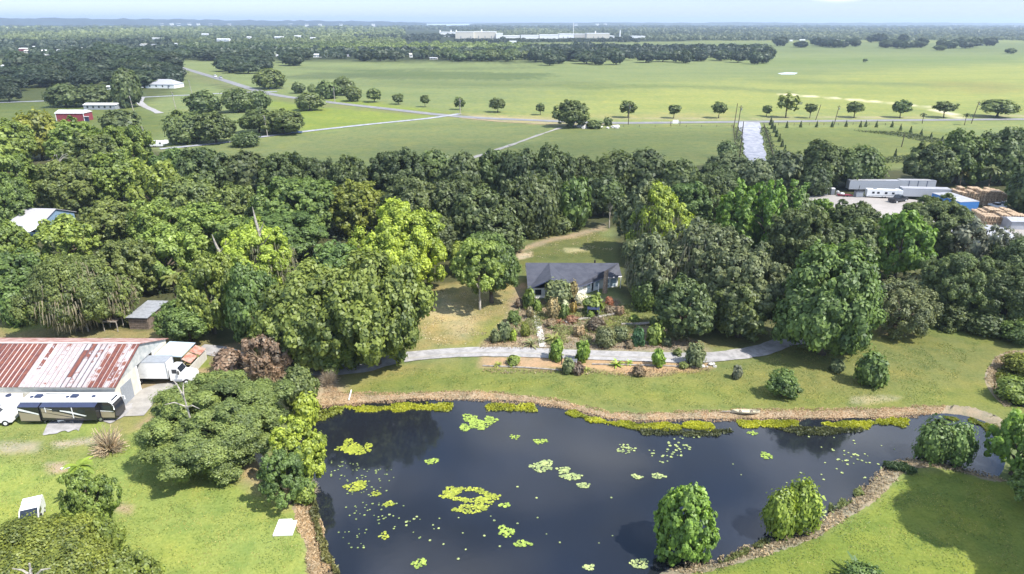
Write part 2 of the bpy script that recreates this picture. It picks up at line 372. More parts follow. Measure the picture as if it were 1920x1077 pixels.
# barn yard
zone([(-200,610),(0,608),(60,605),(230,615),(390,630),(380,700),(240,690),(0,640)], (0.24,0.20,0.10), 1, 1.5)
zone([(0,612),(60,600),(100,612),(20,628)], (0.19,0.21,0.065), 1, 1)
zone([(310,610),(370,620),(380,640),(330,640)], (0.20,0.22,0.07), 1, 1)
zone([(380,660),(470,640),(480,690),(440,720),(400,760),(300,800),(240,810),(200,790),(260,720),(370,700)], (0.27,0.21,0.13), 1, 1.5)
zone([(215,770),(300,735),(320,745),(255,800),(230,830)], (0.20,0.205,0.075), 1, 1)
zone([(370,660),(390,665),(400,690),(370,690)], (0.19,0.21,0.06), 0.6, 0.6)
# garden
zone([(905,640),(930,625),(985,560),(1160,560),(1180,585),(1300,640),(1330,660),(900,655)], MULCH, 1, 1.2)
zone([(900,668),(1330,668),(1335,690),(1210,705),(1100,690),(900,690)], (0.40,0.265,0.165), 0.8, 1)
zone([(1110,600),(1180,580),(1225,600),(1220,612),(1120,618)], (0.17,0.19,0.055), 0.8, 0.8)
zone([(1195,575),(1240,575),(1240,605),(1200,608)], (0.15,0.165,0.06), 0.8, 0.8)
me = bpy.data.meshes.new('ground')
V = np.stack([GX, GY, GZ], -1).reshape(-1, 3).astype(np.float32)
idx = np.arange(nx*ny).reshape(ny, nx)
F = np.stack([idx[:-1, :-1], idx[:-1, 1:], idx[1:, 1:], idx[1:, :-1]], -1).reshape(-1, 4).astype(np.int32)
def fill_mesh(me, V, F):
    me.vertices.add(len(V)); me.vertices.foreach_set('co', V.ravel())
    me.loops.add(F.size); me.loops.foreach_set('vertex_index', F.ravel())
    me.polygons.add(len(F)); me.polygons.foreach_set('loop_start', np.arange(0, F.size, F.shape[1], dtype=np.int32))
    me.update(calc_edges=True)
fill_mesh(me, V, F)
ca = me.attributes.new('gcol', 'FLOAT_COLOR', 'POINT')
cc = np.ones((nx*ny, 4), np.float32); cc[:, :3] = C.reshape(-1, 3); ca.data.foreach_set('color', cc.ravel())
def ground_mat(name, fixed=None, fine=1.0, amt=1.0):
    mt = bpy.data.materials.new(name); mt.use_nodes = True; t = mt.node_tree; b = t.nodes['Principled BSDF']
    b.inputs['Roughness'].default_value = 0.95; b.inputs['Specular IOR Level'].default_value = 0.1
    g = t.nodes.new('ShaderNodeNewGeometry')
    def noise(sc_, det=5, rough=0.6, stretch=None):
        n = t.nodes.new('ShaderNodeTexNoise'); n.inputs['Scale'].default_value = sc_; n.inputs['Detail'].default_value = det; n.inputs['Roughness'].default_value = rough
        if stretch:
            mp = t.nodes.new('ShaderNodeMapping'); mp.inputs['Scale'].default_value = stretch; t.links.new(g.outputs['Position'], mp.inputs[0]); t.links.new(mp.outputs[0], n.inputs['Vector'])
        else: t.links.new(g.outputs['Position'], n.inputs['Vector'])
        return n.outputs[0]
    def rng(v, a, b_, c, d):
        r = t.nodes.new('ShaderNodeMapRange'); r.inputs[1].default_value = a; r.inputs[2].default_value = b_; r.inputs[3].default_value = c; r.inputs[4].default_value = d
        t.links.new(v, r.inputs[0]); return r.outputs[0]
    def mul(cin, f, c2):
        x = t.nodes.new('ShaderNodeMix'); x.data_type = 'RGBA'; x.blend_type = 'MULTIPLY'
        t.links.new(f, x.inputs['Factor']); t.links.new(cin, x.inputs['A']); x.inputs['B'].default_value = (*c2, 1); return x.outputs['Result']
    if fixed: 
        rgb = t.nodes.new('ShaderNodeRGB'); rgb.outputs[0].default_value = (*fixed, 1); c0 = rgb.outputs[0]
    else:
        a = t.nodes.new('ShaderNodeAttribute'); a.attribute_name = 'gcol'; c0 = a.outputs['Color']
    c1 = mul(c0, rng(noise(0.11, 6, 0.65), 0.42, 0.62, 0, amt), (1.16, 1.06, 1.0))
    c2 = mul(c1, rng(noise(0.35*fine, 6, 0.7), 0.45, 0.65, 0, amt), (0.72, 0.82, 0.80))
    c3 = mul(c2, rng(noise(2.6*fine, 6, 0.75), 0.40, 0.66, 0, amt), (0.66, 0.70, 0.62))
    c4 = mul(c3, rng(noise(0.008, 5, 0.6, (1, 3.0, 1)), 0.45, 0.62, 0, amt), (0.86, 0.90, 0.88))
    c5 = mul(c4, rng(noise(0.05, 5, 0.6, (1, 2.2, 1)), 0.5, 0.66, 0, amt), (1.12, 1.08, 0.95))
    t.links.new(c5, b.inputs['Base Color'])
    bp = t.nodes.new('ShaderNodeBump'); bp.inputs['Strength'].default_value = 0.6; bp.inputs['Distance'].default_value = 0.12
    t.links.new(noise(3.5*fine, 5, 0.8), bp.inputs['Height']); t.links.new(bp.outputs[0], b.inputs['Normal'])
    return mt
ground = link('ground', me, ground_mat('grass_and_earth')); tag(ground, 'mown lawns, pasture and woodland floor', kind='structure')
# ------------------------------------------------------------------ water
def water_mat(name, base=(0.006, 0.010, 0.020)):
    mt = bpy.data.materials.new(name); mt.use_nodes = True; t = mt.node_tree; b = t.nodes['Principled BSDF']
    b.inputs['Roughness'].default_value = 0.06; b.inputs['IOR'].default_value = 1.52
    g = t.nodes.new('ShaderNodeNewGeometry'); n = t.nodes.new('ShaderNodeTexNoise'); n.inputs['Scale'].default_value = 1.6; n.inputs['Detail'].default_value = 4
    t.links.new(g.outputs['Position'], n.inputs['Vector'])
    bp = t.nodes.new('ShaderNodeBump'); bp.inputs['Strength'].default_value = 0.3; bp.inputs['Distance'].default_value = 0.012
    t.links.new(n.outputs[0], bp.inputs['Height']); t.links.new(bp.outputs[0], b.inputs['Normal'])
    n2 = t.nodes.new('ShaderNodeTexNoise'); n2.inputs['Scale'].default_value = 0.05; n2.inputs['Detail'].default_value = 3
    t.links.new(g.outputs['Position'], n2.inputs['Vector'])
    x = t.nodes.new('ShaderNodeMix'); x.data_type = 'RGBA'; t.links.new(n2.outputs[0], x.inputs['Factor'])
    x.inputs['A'].default_value = (0.012, 0.011, 0.007, 1); x.inputs['B'].default_value = (0.012, 0.018, 0.034, 1)  # brown tree and blue sky reflections put into the base colour
    t.links.new(x.outputs['Result'], b.inputs['Base Color'])
    return mt
M['water'] = water_mat('pond_water')
def offset_poly(poly, d):
    n = len(poly); out = []
    A = sum(poly[i][0]*poly[(i+1)%n][1] - poly[(i+1)%n][0]*poly[i][1] for i in range(n))
    s = 1 if A > 0 else -1
    for i in range(n):
        a, b, c = poly[i-1], poly[i], poly[(i+1) % n]
        tx, ty = c[0]-a[0], c[1]-a[1]; L = math.hypot(tx, ty) + 1e-9
        out.append((b[0] + s*ty/L*d, b[1] - s*tx/L*d))
    return out
def sheet(name, poly, z, mt, label=None, kind='structure'):
    from mathutils.geometry import tessellate_polygon
    tri = tessellate_polygon([[Vector((p[0], p[1], 0)) for p in poly]])
    me = bpy.data.meshes.new(name); me.from_pydata([(p[0], p[1], z) for p in poly], [], [tuple(t) for t in tri]); me.update()
    if me.polygons and me.polygons[0].normal.z < 0: me.flip_normals()
    return tag(link(name, me, mt), label, kind=kind)
sheet('pond_water', offset_poly(pond, 1.3), WZ, M['water'], 'dark pond water with floating lily pads')
sheet('marsh_water', offset_poly(pond2, 1.3), WZ, M['water'], 'weedy second pond at the right edge')
sheet('field_pond', PP([(1458,138),(1475,136),(1496,137),(1490,140),(1465,140)]), 0.10, mat('pale_water', (0.5,0.55,0.6), 0.3), 'small pale pond in the pasture')
sheet('lake_water', PP([(735,52.5),(760,45.5),(880,44.6),(905,46.4),(1010,49.0),(1010,51.5),(860,53)]), 0.6, mat('lake_water', (0.42,0.48,0.55), 0.25, spec=0.5), 'distant pale lake on the horizon')
sheet('lake_water', PP([(1085,54),(1100,52.0),(1190,51.5),(1200,53.5),(1150,55)]), 0.6, M.get('water'), 'second strip of distant lake')
# straw banks: ribbons draped between shore and lawn
M['straw'] = ground_mat('dry_straw', (0.36, 0.275, 0.19), 1.6, 1.0)
M['strawgrey'] = ground_mat('grey_straw', (0.30, 0.25, 0.185), 1.8, 1.0)
def resamp(q, n):
    q = np.array(q); L = np.r_[0, np.cumsum(np.hypot(*(q[1:]-q[:-1]).T))]; t = np.linspace(0, L[-1], n)
    return np.stack([np.interp(t, L, q[:, 0]), np.interp(t, L, q[:, 1])], 1)
def bank(name, inner, outer, mt, label, n=160, k=9):
    a = resamp(smooth_poly(PP(inner), False, 6), n); b = resamp(smooth_poly(PP(outer), False, 6), n)
    rs = np.random.RandomState(len(label)); b = b + (rs.rand(n, 1)-0.5)*0.5*np.array([[0.3, 1]])
    T = np.linspace(0, 1, k)[None, :, None]; G = a[:, None]*(1-T) + b[:, None]*T
    X, Y = G[..., 0], G[..., 1]; Z = zground(X, Y) + 0.05 + 0.05*vnoise(X*2.2, Y*2.2, 9)*np.sin(np.pi*T[..., 0])
    Z[:, -1] = zground(X[:, -1], Y[:, -1]) + 0.006
    V = np.stack([X, Y, Z], -1).reshape(-1, 3).astype(np.float32); idx = np.arange(n*k).reshape(n, k)
    F = np.stack([idx[:-1, :-1], idx[1:, :-1], idx[1:, 1:], idx[:-1, 1:]], -1).reshape(-1, 4).astype(np.int32)
    me = bpy.data.meshes.new(name); fill_mesh(me, V, F)
    if me.polygons[0].normal.z < 0: me.flip_normals()
    return tag(link(name, me, mt), label, kind='structure')
bank('pond_bank', [(575,768),(600,764),(660,759),(720,754),(780,750),(850,751),(910,751),(970,754),(1040,762),(1090,774),(1140,786),(1190,791),(1280,789),(1400,787),(1500,786),(1600,787),(1690,783),(1760,777)],
     [(600,724),(625,733),(660,739),(720,740),(780,737),(850,735),(910,736),(970,741),(1040,750),(1090,761),(1140,773),(1190,776),(1280,774),(1400,770),(1500,771),(1600,769),(1690,765),(1775,762)], M['straw'], 'strip of dry straw along the pond shore below the long lawn')
bank('pond_bank', [(590,930),(596,985),(606,1030),(624,1077),(642,1160)], [(548,950),(560,990),(574,1030),(578,1077),(585,1160)], M['straw'], 'straw shore strip on the left beside the white slab', 60)
bank('pond_bank', [(1216,1160),(1224,1079),(1242,1062),(1287,1054),(1342,1046),(1392,1032),(1432,1010),(1472,1002),(1517,992),(1537,972),(1567,946),(1600,926),(1620,907),(1642,887),(1667,864),(1702,855),(1747,859),(1792,871),(1832,882),(1864,888)],
     [(1260,1160),(1290,1080),(1330,1070),(1390,1055),(1440,1040),(1500,1020),(1540,1004),(1562,985),(1600,966),(1640,940),(1660,922),(1675,905),(1690,888),(1715,879),(1750,876),(1790,878),(1830,894),(1862,902),(1885,903)], M['strawgrey'], 'dry grass shore curving round the lower right lawn', 170)
bank('pond_bank', [(1898,756),(1886,742),(1874,714),(1882,692),(1905,674),(1970,664)], [(1885,764),(1862,742),(1846,712),(1856,686),(1882,662),(1970,652)], M['strawgrey'], 'pale straw rim of the marshy pond at the right edge', 60)
bank('pond_bank', [(1762,778),(1810,782),(1850,794),(1880,814)], [(1775,760),(1822,764),(1872,782),(1900,806)], M['strawgrey'], 'narrow straw strip at the far right corner of the pond', 50)
# ------------------------------------------------------------------ roads and drives
def ribbon(name, pts, width, z, mt, label, n=5, edge=0.0, kind='structure', widths=None):
    q = smooth_poly(PP(pts), False, n); out = MB(); L = []; Rr = []; rd = random.Random(len(pts))
    for i in range(len(q)):
        a = q[max(i-1, 0)]; b = q[min(i+1, len(q)-1)]; tx, ty = b[0]-a[0], b[1]-a[1]; l = math.hypot(tx, ty)+1e-9
        w = width if widths is None else np.interp(i/(len(q)-1), np.linspace(0, 1, len(widths)), widths)
        w = w/2 + rd.uniform(-edge, edge)
        L.append((q[i][0]-ty/l*w, q[i][1]+tx/l*w, z)); Rr.append((q[i][0]+ty/l*w, q[i][1]-tx/l*w, z))
    n_ = len(L); vs = L + Rr; fs = [(i, i+n_, i+n_+1, i+1) for i in range(n_-1)]
    return tag(out.add(vs, fs).build(name, mt), label, kind=kind)
M['drive'] = mat('drive_gravel', (0.35, 0.335, 0.33), 0.95, rgb2=(0.25, 0.24, 0.235), vscale=0.8, bump=0.02)
M['asph'] = mat('asphalt', (0.17, 0.17, 0.18), 0.9, rgb2=(0.22, 0.215, 0.21), vscale=0.15)
M['white_gravel'] = mat('white_gravel', (0.36, 0.36, 0.39), 0.95, rgb2=(0.22, 0.23, 0.27), vscale=0.3, bump=0.05)
M['gravel'] = mat('grey_gravel', (0.33, 0.31, 0.28), 0.95, rgb2=(0.25, 0.235, 0.215), vscale=0.5)
ribbon('driveway', [(372,655),(420,662),(470,682),(530,697),(600,696),(680,690),(750,672),(860,662),(960,661),(1060,665),(1180,669),(1300,672),(1370,667),(1430,657),(1480,640),(1530,640)], 3.7, 0.13, M['drive'], 'pale gravel driveway running past the garden', 6, 0.12)
ribbon('driveway_wheel_track', [(760,674),(860,664),(960,663),(1060,667),(1180,671),(1300,674)], 0.5, 0.142, M['gravel'], 'worn darker track down the middle of the driveway', 6, 0.08)
ribbon('barn_forecourt', [(235,782),(262,752),(300,735),(345,728),(372,706)], 5.2, 0.12, M['gravel'], 'dark gravel forecourt beside the rusty barn', 5, 0.2)
ribbon('gravel_patch', [(85,806),(120,800),(155,795)], 3.6, 0.12, M['drive'], 'grey gravel patch in front of the motorhome', 5, 0.35)
ribbon('gravel_path', [(196,792),(225,775),(232,760)], 2.6, 0.125, M['drive'], 'short gravel path at the nose of the motorhome', 5, 0.2)
ribbon('garden_walk', [(1005,592),(1009,612),(1014,632),(1018,652)], 1.25, 0.15, M['concrete'], 'pale concrete garden walk leading up to the house', 4, 0.03)
ribbon('highway', [(300,112),(320,121),(410,148),(500,175),(600,190),(720,204),(860,219),(1000,226),(1140,231),(1300,230),(1400,229),(1600,227),(1930,224),(2300,221)], 8, 0.16, M['asph'], 'two lane highway crossing the pasture', 6)
ribbon('side_road', [(300,280),(420,268),(500,256),(600,244),(700,233),(800,223),(862,214)], 4.2, 0.18, M['white_gravel'], 'pale side road joining the highway', 6, 0.2)
ribbon('white_drive', [(1404,230),(1408,250),(1413,275),(1418,305),(1422,330)], 11, 0.19, M['white_gravel'], 'wide white gravel drive leading to the highway', 6, 0.9, widths=[11.5, 9.5, 9.5, 9.5])
ribbon('village_lane', [(-60,196),(0,193),(82,190),(160,188),(265,183),(350,179),(450,174),(520,172)], 5, 0.15, M['white_gravel'], 'pale lane between the roadside houses', 5)
ribbon('farm_track', [(266,183),(262,190),(268,198),(285,206),(300,213)], 4.5, 0.165, M['drive'], 'curved gravel track off the village lane', 5, 0.3)
ribbon('dirt_path', [(858,306),(900,292),(960,272),(1010,254),(1052,240)], 2.2, 0.15, M['gravel'], 'thin grey dirt path across the field', 5, 0.5)
ribbon('sandy_verge', [(862,221),(960,230),(1080,236)], 3, 0.14, M['straw'], 'sandy verge along the highway', 5, 0.6)
ribbon('yard_gravel', [(1535,392),(1620,386),(1700,392),(1800,410),(1960,430)], 28, 0.14, mat('yard_gravel', (0.40,0.36,0.33), 0.95, rgb2=(0.33,0.30,0.27), vscale=0.1), 'bare gravel storage yard behind the trees', 5, 0.5)
# ------------------------------------------------------------------ foliage meshes
def rand_dirs(rs, n):
    v = rs.normal(size=(n, 3)); return v / np.linalg.norm(v, axis=1, keepdims=True)
def fib(n, rs):
    i = np.arange(n) + 0.5; ph = np.arccos(1 - 2*i/n); th = np.pi*(1+5**0.5)*i + rs.uniform(0, 6)
    return np.stack([np.cos(th)*np.sin(ph), np.sin(th)*np.sin(ph), np.cos(ph)], 1)
def cards(rs, C, Nn, s, fold=0.18, asp=0.62):
    """folded diamond leaf sprays: centres C, normals Nn, sizes s -> verts (n,4,3)"""
    t = np.cross(Nn, rand_dirs(rs, len(C))); t /= np.linalg.norm(t, axis=1, keepdims=True) + 1e-9
    b = np.cross(Nn, t); s = s[:, None]
    return np.stack([C - t*s, C + b*s*asp + Nn*s*fold, C + t*s, C - b*s*asp + Nn*s*fold], 1)
def leaf_mesh(name, quads, tint, extraV=None, extraF=None, extraT=None):
    V = quads.reshape(-1, 3); F = np.arange(len(V)).reshape(-1, 4); T = np.repeat(tint, 4)
    if extraV is not None:
        F = np.concatenate([F, extraF + len(V)]); V = np.concatenate([V, extraV]); T = np.concatenate([T, extraT])
    me = bpy.data.meshes.new(name); fill_mesh(me, V.astype(np.float32), F.astype(np.int32))
    a = me.attributes.new('tint', 'FLOAT', 'POINT'); a.data.foreach_set('value', np.clip(T, 0, 1).astype(np.float32))
    me.materials.append(M['leaf']); return me
def sphere_quads(c, r, rs, nu=8, nv=5):
    th = np.linspace(0.25, np.pi-0.25, nv); ph = np.linspace(0, 2*np.pi, nu, endpoint=False)
    T, Pp = np.meshgrid(th, ph, indexing='ij'); k = 1 + rs.uniform(-0.2, 0.2, T.shape)
    V = np.stack([np.sin(T)*np.cos(Pp)*k, np.sin(T)*np.sin(Pp)*k, np.cos(T)*k], -1)*r + c
    idx = np.arange(nu*nv).reshape(nv, nu)
    F = np.stack([idx[:-1], idx[1:], np.roll(idx[1:], -1, 1), np.roll(idx[:-1], -1, 1)], -1).reshape(-1, 4)
    return V.reshape(-1, 3), F
def crown(kind, s, seed):
    rs = np.random.RandomState(seed)
    if kind == 'oak':
        d = fib(60, rs); d = d[d[:, 2] > -0.8]; d += rs.normal(scale=0.12, size=d.shape); r = rs.uniform(0.22, 0.36, len(d))
        c = d * (0.74 + rs.uniform(-0.14, 0.10, len(d)))[:, None]
        c[:, :2] *= 1 + 0.14*np.sin(3*np.arctan2(c[:, 1:2], c[:, :1]) + rs.uniform(0, 6)); c[:, 2] *= 0.9
    elif kind == 'fine':
        d = fib(135, rs); d = d[d[:, 2] > -0.8]; d += rs.normal(scale=0.1, size=d.shape); r = rs.uniform(0.11, 0.22, len(d))
        c = d * (0.84 + rs.uniform(-0.16, 0.08, len(d)) + 0.10*vnoise(d[:, 0]*3, d[:, 1]*3 + d[:, 2]*2, seed))[:, None]; c[:, 2] *= 0.92
    elif kind == 'broad':
        d = fib(52, rs); d = d[d[:, 2] > -0.75]; d += rs.normal(scale=0.15, size=d.shape); r = rs.uniform(0.17, 0.29, len(d))
        c = d * (0.80 + rs.uniform(-0.16, 0.10, len(d)))[:, None]
    elif kind == 'plume':
        c = []; r = []
        for k in range(9):
            a = rs.uniform(0, 6.28); q = 0.0 if k == 0 else rs.uniform(0.25, 0.62); tp = rs.uniform(0.55, 1.0) - q*0.45
            for z in np.linspace(-0.75, tp-0.1, 7):
                w = 0.24*(1 - 0.55*(z+0.75)/(tp+0.65))
                c.append((q*math.cos(a)*1.15, q*math.sin(a)*1.15, z) + rs.normal(scale=0.05, size=3)); r.append(w*rs.uniform(0.8, 1.15))
        c = np.array(c); r = np.array(r)
    elif kind == 'pond':                     # dense bushy egg with upright tufts
        d = fib(70, rs); d += rs.normal(scale=0.1, size=d.shape); r = rs.uniform(0.17, 0.27, len(d))
        c = d * (0.76 + rs.uniform(-0.14, 0.12, len(d)))[:, None]; c[:, :2] *= (1.0 - 0.28*c[:, 2:3])
    elif kind == 'cone':
        z = np.linspace(-0.9, 0.88, 16); c = []; r = []
        for q in z:
            w = 0.62*(1-(q+0.9)/1.95)
            for k in range(4 if w > 0.2 else 1):
                a = rs.uniform(0, 6.28); c.append((w*math.cos(a)*0.6, w*math.sin(a)*0.6, q)); r.append(max(0.14, w*0.62))
        c = np.array(c); r = np.array(r)
    elif kind == 'willow':
        d = fib(44, rs); d = d[d[:, 2] > -0.8]; r = rs.uniform(0.14, 0.26, len(d)); c = d*(0.72 + rs.uniform(-0.2, 0.16, len(d)))[:, None]
    elif kind == 'open':                     # airy crown, gaps between separate leaf clouds
        d = fib(30, rs); d = d[d[:, 2] > -0.6]; d += rs.normal(scale=0.2, size=d.shape); r = rs.uniform(0.16, 0.30, len(d)); c = d*(0.72 + rs.uniform(-0.22, 0.14, len(d)))[:, None]
    else:                                    # shrub
        d = fib(26, rs); d = d[d[:, 2] > -0.92]; d += rs.normal(scale=0.16, size=d.shape); r = rs.uniform(0.26, 0.44, len(d)); c = d*(0.58 + rs.uniform(-0.16, 0.12, len(d)))[:, None]
    ncl = int(np.clip(0.16/s, 1, 9)); ltint = rs.uniform(0.25, 0.75, len(c))
    CC = []; RR = []; TT = []; UU = []
    for i in range(len(c)):
        if ncl <= 1: CC.append(c[i]); RR.append(r[i]); TT.append(ltint[i]); UU.append(c[i]/(np.linalg.norm(c[i])+1e-6)); continue
        m_ = ncl*2 + 3; dd = rand_dirs(rs, m_*2); o = c[i]/(np.linalg.norm(c[i])+1e-6); dd = dd[dd@o > -0.35][:m_]
        for q in dd:
            CC.append(c[i] + q*r[i]*rs.uniform(0.62, 0.98)); RR.append(r[i]*rs.uniform(0.20, 0.46)); TT.append(ltint[i] + rs.uniform(-0.22, 0.22)); UU.append(q*0.6+o*0.4)
    CC = np.array(CC); RR = np.array(RR); TT = np.array(TT); UU = np.array(UU)
    k = {'open': 1.3, 'willow': 1.5}.get(kind, 2.8) * (1.0 if ncl > 1 else 1.25)
    n = np.maximum(3, (k*4*np.pi*RR**2*0.75/(1.24*s*s)).astype(int))
    I = np.repeat(np.arange(len(CC)), n); dd = rand_dirs(rs, len(I)); flip = (dd*UU[I]).sum(1) < -0.35; dd[flip] *= -1
    pos = CC[I] + dd*RR[I][:, None]*(rs.uniform(0.45, 1.1, len(I)) + (rs.rand(len(I)) < (0.3 if kind == 'shrub' else 0.24))*rs.uniform(0, 0.9, len(I)))[:, None]
    if kind == 'willow': pos[:, 2] -= rs.uniform(0, 0.22, len(I))**1.0 * (np.hypot(pos[:, 0], pos[:, 1]))
    nn = dd*0.95 + rand_dirs(rs, len(I))*0.62 + UU[I]*0.35 + np.array([0, 0, 0.35]); nn /= np.linalg.norm(nn, axis=1, keepdims=True)
    q = cards(rs, pos, nn, s*rs.uniform(0.65, 1.35, len(I)))
    tint = TT[I] + rs.normal(scale=0.2, size=len(I))
    eV = []; eF = []; eT = []; off = 0
    if kind not in ('open', 'willow'):
        for i in range(len(c)):
            v, f = sphere_quads(c[i]*0.88, r[i]*0.42, rs, 7, 4); eV.append(v); eF.append(f+off); off += len(v); eT.append(np.full(len(v), ltint[i]))
        return leaf_mesh('crown', q, tint, np.concatenate(eV), np.concatenate(eF), np.concatenate(eT))
    return leaf_mesh('crown', q, tint)
def trunk_mesh(kind, seed):
    """z runs 0 (ground) .. 1 (crown centre); xy in crown radii"""
    rd = random.Random(seed); b = MB(); br = {'oak': 0.075, 'shrub': 0.05, 'pond': 0.05}.get(kind, 0.06)
    fork = 0.45 if kind != 'open' else 0.5
    lean = (rd.uniform(-.06, .06), rd.uniform(-.06, .06))
    b.tube([(0, 0, -0.06), (lean[0]*0.3, lean[1]*0.3, fork*0.5), (lean[0], lean[1], fork), (lean[0]*1.2, lean[1]*1.2, 0.95), (lean[0]*1.5, lean[1], 1.35)], [br*1.35, br, br*0.85, br*0.5, br*0.2], 7)
    for k in range(7):
        a = k*0.9 + rd.uniform(-.3, .3); L = rd.uniform(0.45, 0.75)
        p0 = Vector((lean[0], lean[1], fork + rd.uniform(-.05, .3))); p1 = p0 + Vector((math.cos(a)*L*0.5, math.sin(a)*L*0.5, 0.22)); p2 = p0 + Vector((math.cos(a)*L, math.sin(a)*L, rd.uniform(0.25, 0.75)))
        b.tube([p0, p1, p2], [br*0.55, br*0.38, br*0.12], 5)
    me = bpy.data.meshes.new('trunk'); me.from_pydata(b.v, [], b.f); me.update(); me.shade_smooth(); me.materials.append(M['bark']); return me
SIZES = [0.017, 0.023, 0.032, 0.045, 0.065, 0.1, 0.15, 0.24]
_cr = {}; _tr = {}
def get_crown(kind, rpx, var):
    # leaf spray about 2.6 px of the 1024 picture
    want = 1.75 / max(rpx*0.533, 1.0); i = int(np.argmin([abs(math.log(want/s)) for s in SIZES]))
    if kind in ('cone',): i = max(i, 5)
    nv = 3 if i in (2, 3, 4, 5) and kind in ('oak', 'broad', 'shrub') else 2
    if i <= 1: nv = 1
    key = (kind, i, var % nv)
    if key not in _cr: _cr[key] = crown(kind, SIZES[i], 100 + hash_(kind) + 17*i + 5*(var % nv))
    return _cr[key]
def hash_(s): return sum(ord(c)*(k+3) for k, c in enumerate(s)) % 9973
def get_trunk(kind, var):
    key = (kind, var % 2)
    if key not in _tr: _tr[key] = trunk_mesh(kind, 5 + var % 2)
    return _tr[key]
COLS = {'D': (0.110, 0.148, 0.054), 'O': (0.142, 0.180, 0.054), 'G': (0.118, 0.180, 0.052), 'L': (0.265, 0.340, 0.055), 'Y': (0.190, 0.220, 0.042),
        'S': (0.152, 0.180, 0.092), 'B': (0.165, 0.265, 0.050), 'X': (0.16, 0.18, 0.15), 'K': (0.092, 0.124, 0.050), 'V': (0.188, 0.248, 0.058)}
NAMES = {'oak': 'oak_tree', 'broad': 'broadleaf_tree', 'fine': 'oak_tree', 'plume': 'upright_tree', 'pond': 'pond_tree', 'cone': 'cedar_tree', 'willow': 'willow_tree', 'open': 'open_tree', 'shrub': 'shrub'}
CATS = {'shrub': 'shrub'}
ntree = [0]
def put_tree(g, R, B, zc, kind, color, label, group=None, name=None, rpx=20, cat=None, notrunk=False, trunkmat=None):
    k = ntree[0]; ntree[0] += 1; rd = random.Random(k*13+1)
    rpx = rpx*rd.choice((0.8, 1.0, 1.3)); tk = kind
    if kind == 'oak' and rd.random() < 0.55 and rpx > 22: kind = 'fine'
    root = empty(name or NAMES[tk], (g[0], g[1], g[2] if len(g) > 2 else 0.0), rd.uniform(0, 6.28), label, cat or CATS.get(kind, 'tree'), group)
    c = link('crown' if kind != 'shrub' else 'foliage', get_crown(kind, rpx, rd.randrange(3)), None, root, loc=(0, 0, zc), scale=(R*rd.uniform(0.95, 1.06), R*rd.uniform(0.95, 1.06), B))
    base = COLS[color] if isinstance(color, str) else color
    v = rd.uniform(0.88, 1.13); hu = rd.uniform(-0.06, 0.06)
    c.color = (base[0]*v*(1+hu), base[1]*v, base[2]*v*(1-hu), 1)
    if not notrunk:
        tm_ = get_trunk(kind, rd.randrange(2))
        if trunkmat == 'pale': tm_ = tm_.copy(); tm_.materials.clear(); tm_.materials.append(M['pale_bark'])
        t = link('trunk' if kind != 'shrub' else 'stem', tm_, None, root, scale=(R*(0.7 if trunkmat else 1), R*(0.7 if trunkmat else 1), zc))
    return root
def tree_box(x0, y0, x1, y1, kind, color, label, hb=0.8, group=None, **k):
    if kind == "shrub": hb = 0.0
    """crown's outline in the photograph -> a crown of real size standing on the ground"""
    xc, yc = (x0+x1)/2, (y0+y1)/2; zc = 8.0
    for _ in range(10):
        c = P(xc, yc, zc); d = depth(c); R = (x1-x0)/2*d/F0*0.90; v = (c-CAM).normalized(); sn, cs = -v.z, math.sqrt(1-v.z*v.z)
        h = (y1-y0)/2*d/F0; B = math.sqrt(max(h*h - (R*sn)**2, (0.5*R)**2))/cs; B = min(max(B, 0.55*R), 1.7*R); zc = 0.5*zc + 0.5*(hb + B*0.9)
    c = P(xc, yc, zc)
    return put_tree((c.x, c.y), R, B, zc, kind, color, label, group, rpx=(x1-x0)/2, **k)
def tree_base(xb, yb, x0, y0, x1, y1, kind, color, label, group=None, **k):
    g = P(xb, yb); R = (x1-x0)/2*mpp(xb, yb)*0.90
    zt = zat(g, xb, y0); zb = max(0.05, zat(g, xb, y1)); B = (zt-zb)/2; zc = (zt+zb)/2
    return put_tree((g.x, g.y), R, B, zc, kind, color, label, group, rpx=(x1-x0)/2, **k)
# ---- moss: grey strands hanging in a crown
def moss_mesh(seed, n=1500):
    rs = np.random.RandomState(seed); d = rand_dirs(rs, n); p = d*rs.uniform(0.82, 1.08, n)[:, None]; p[:, 2] = p[:, 2]*0.75
    L = rs.uniform(0.06, 0.24, n); w = rs.uniform(0.006, 0.017, n); a = rs.uniform(0, 6.28, n); q = np.zeros((n, 4, 3))
    dx = np.stack([np.cos(a)*w, np.sin(a)*w, 0*a], 1)
    q[:, 0] = p-dx; q[:, 1] = p+dx; q[:, 2] = p+dx*0.3; q[:, 3] = p-dx*0.3; q[:, 2, 2] -= L; q[:, 3, 2] -= L*0.95; q[:, 2:, :2] *= 1.03
    return leaf_mesh('hanging_moss', q, rs.uniform(0.2, 0.8, n))
MOSS = [moss_mesh(3), moss_mesh(4)]
def add_moss(root, col_=(0.27, 0.265, 0.21), s=1.0, k=0):
    cr = [c for c in root.children if c.name.startswith('crown')][0]
    o = link('hanging_moss', MOSS[k % 2], None, root, loc=(0, 0, cr.location.z), scale=(cr.scale[0]*s, cr.scale[1]*s, cr.scale[2]*s)); o.color = (*col_, 1); return root
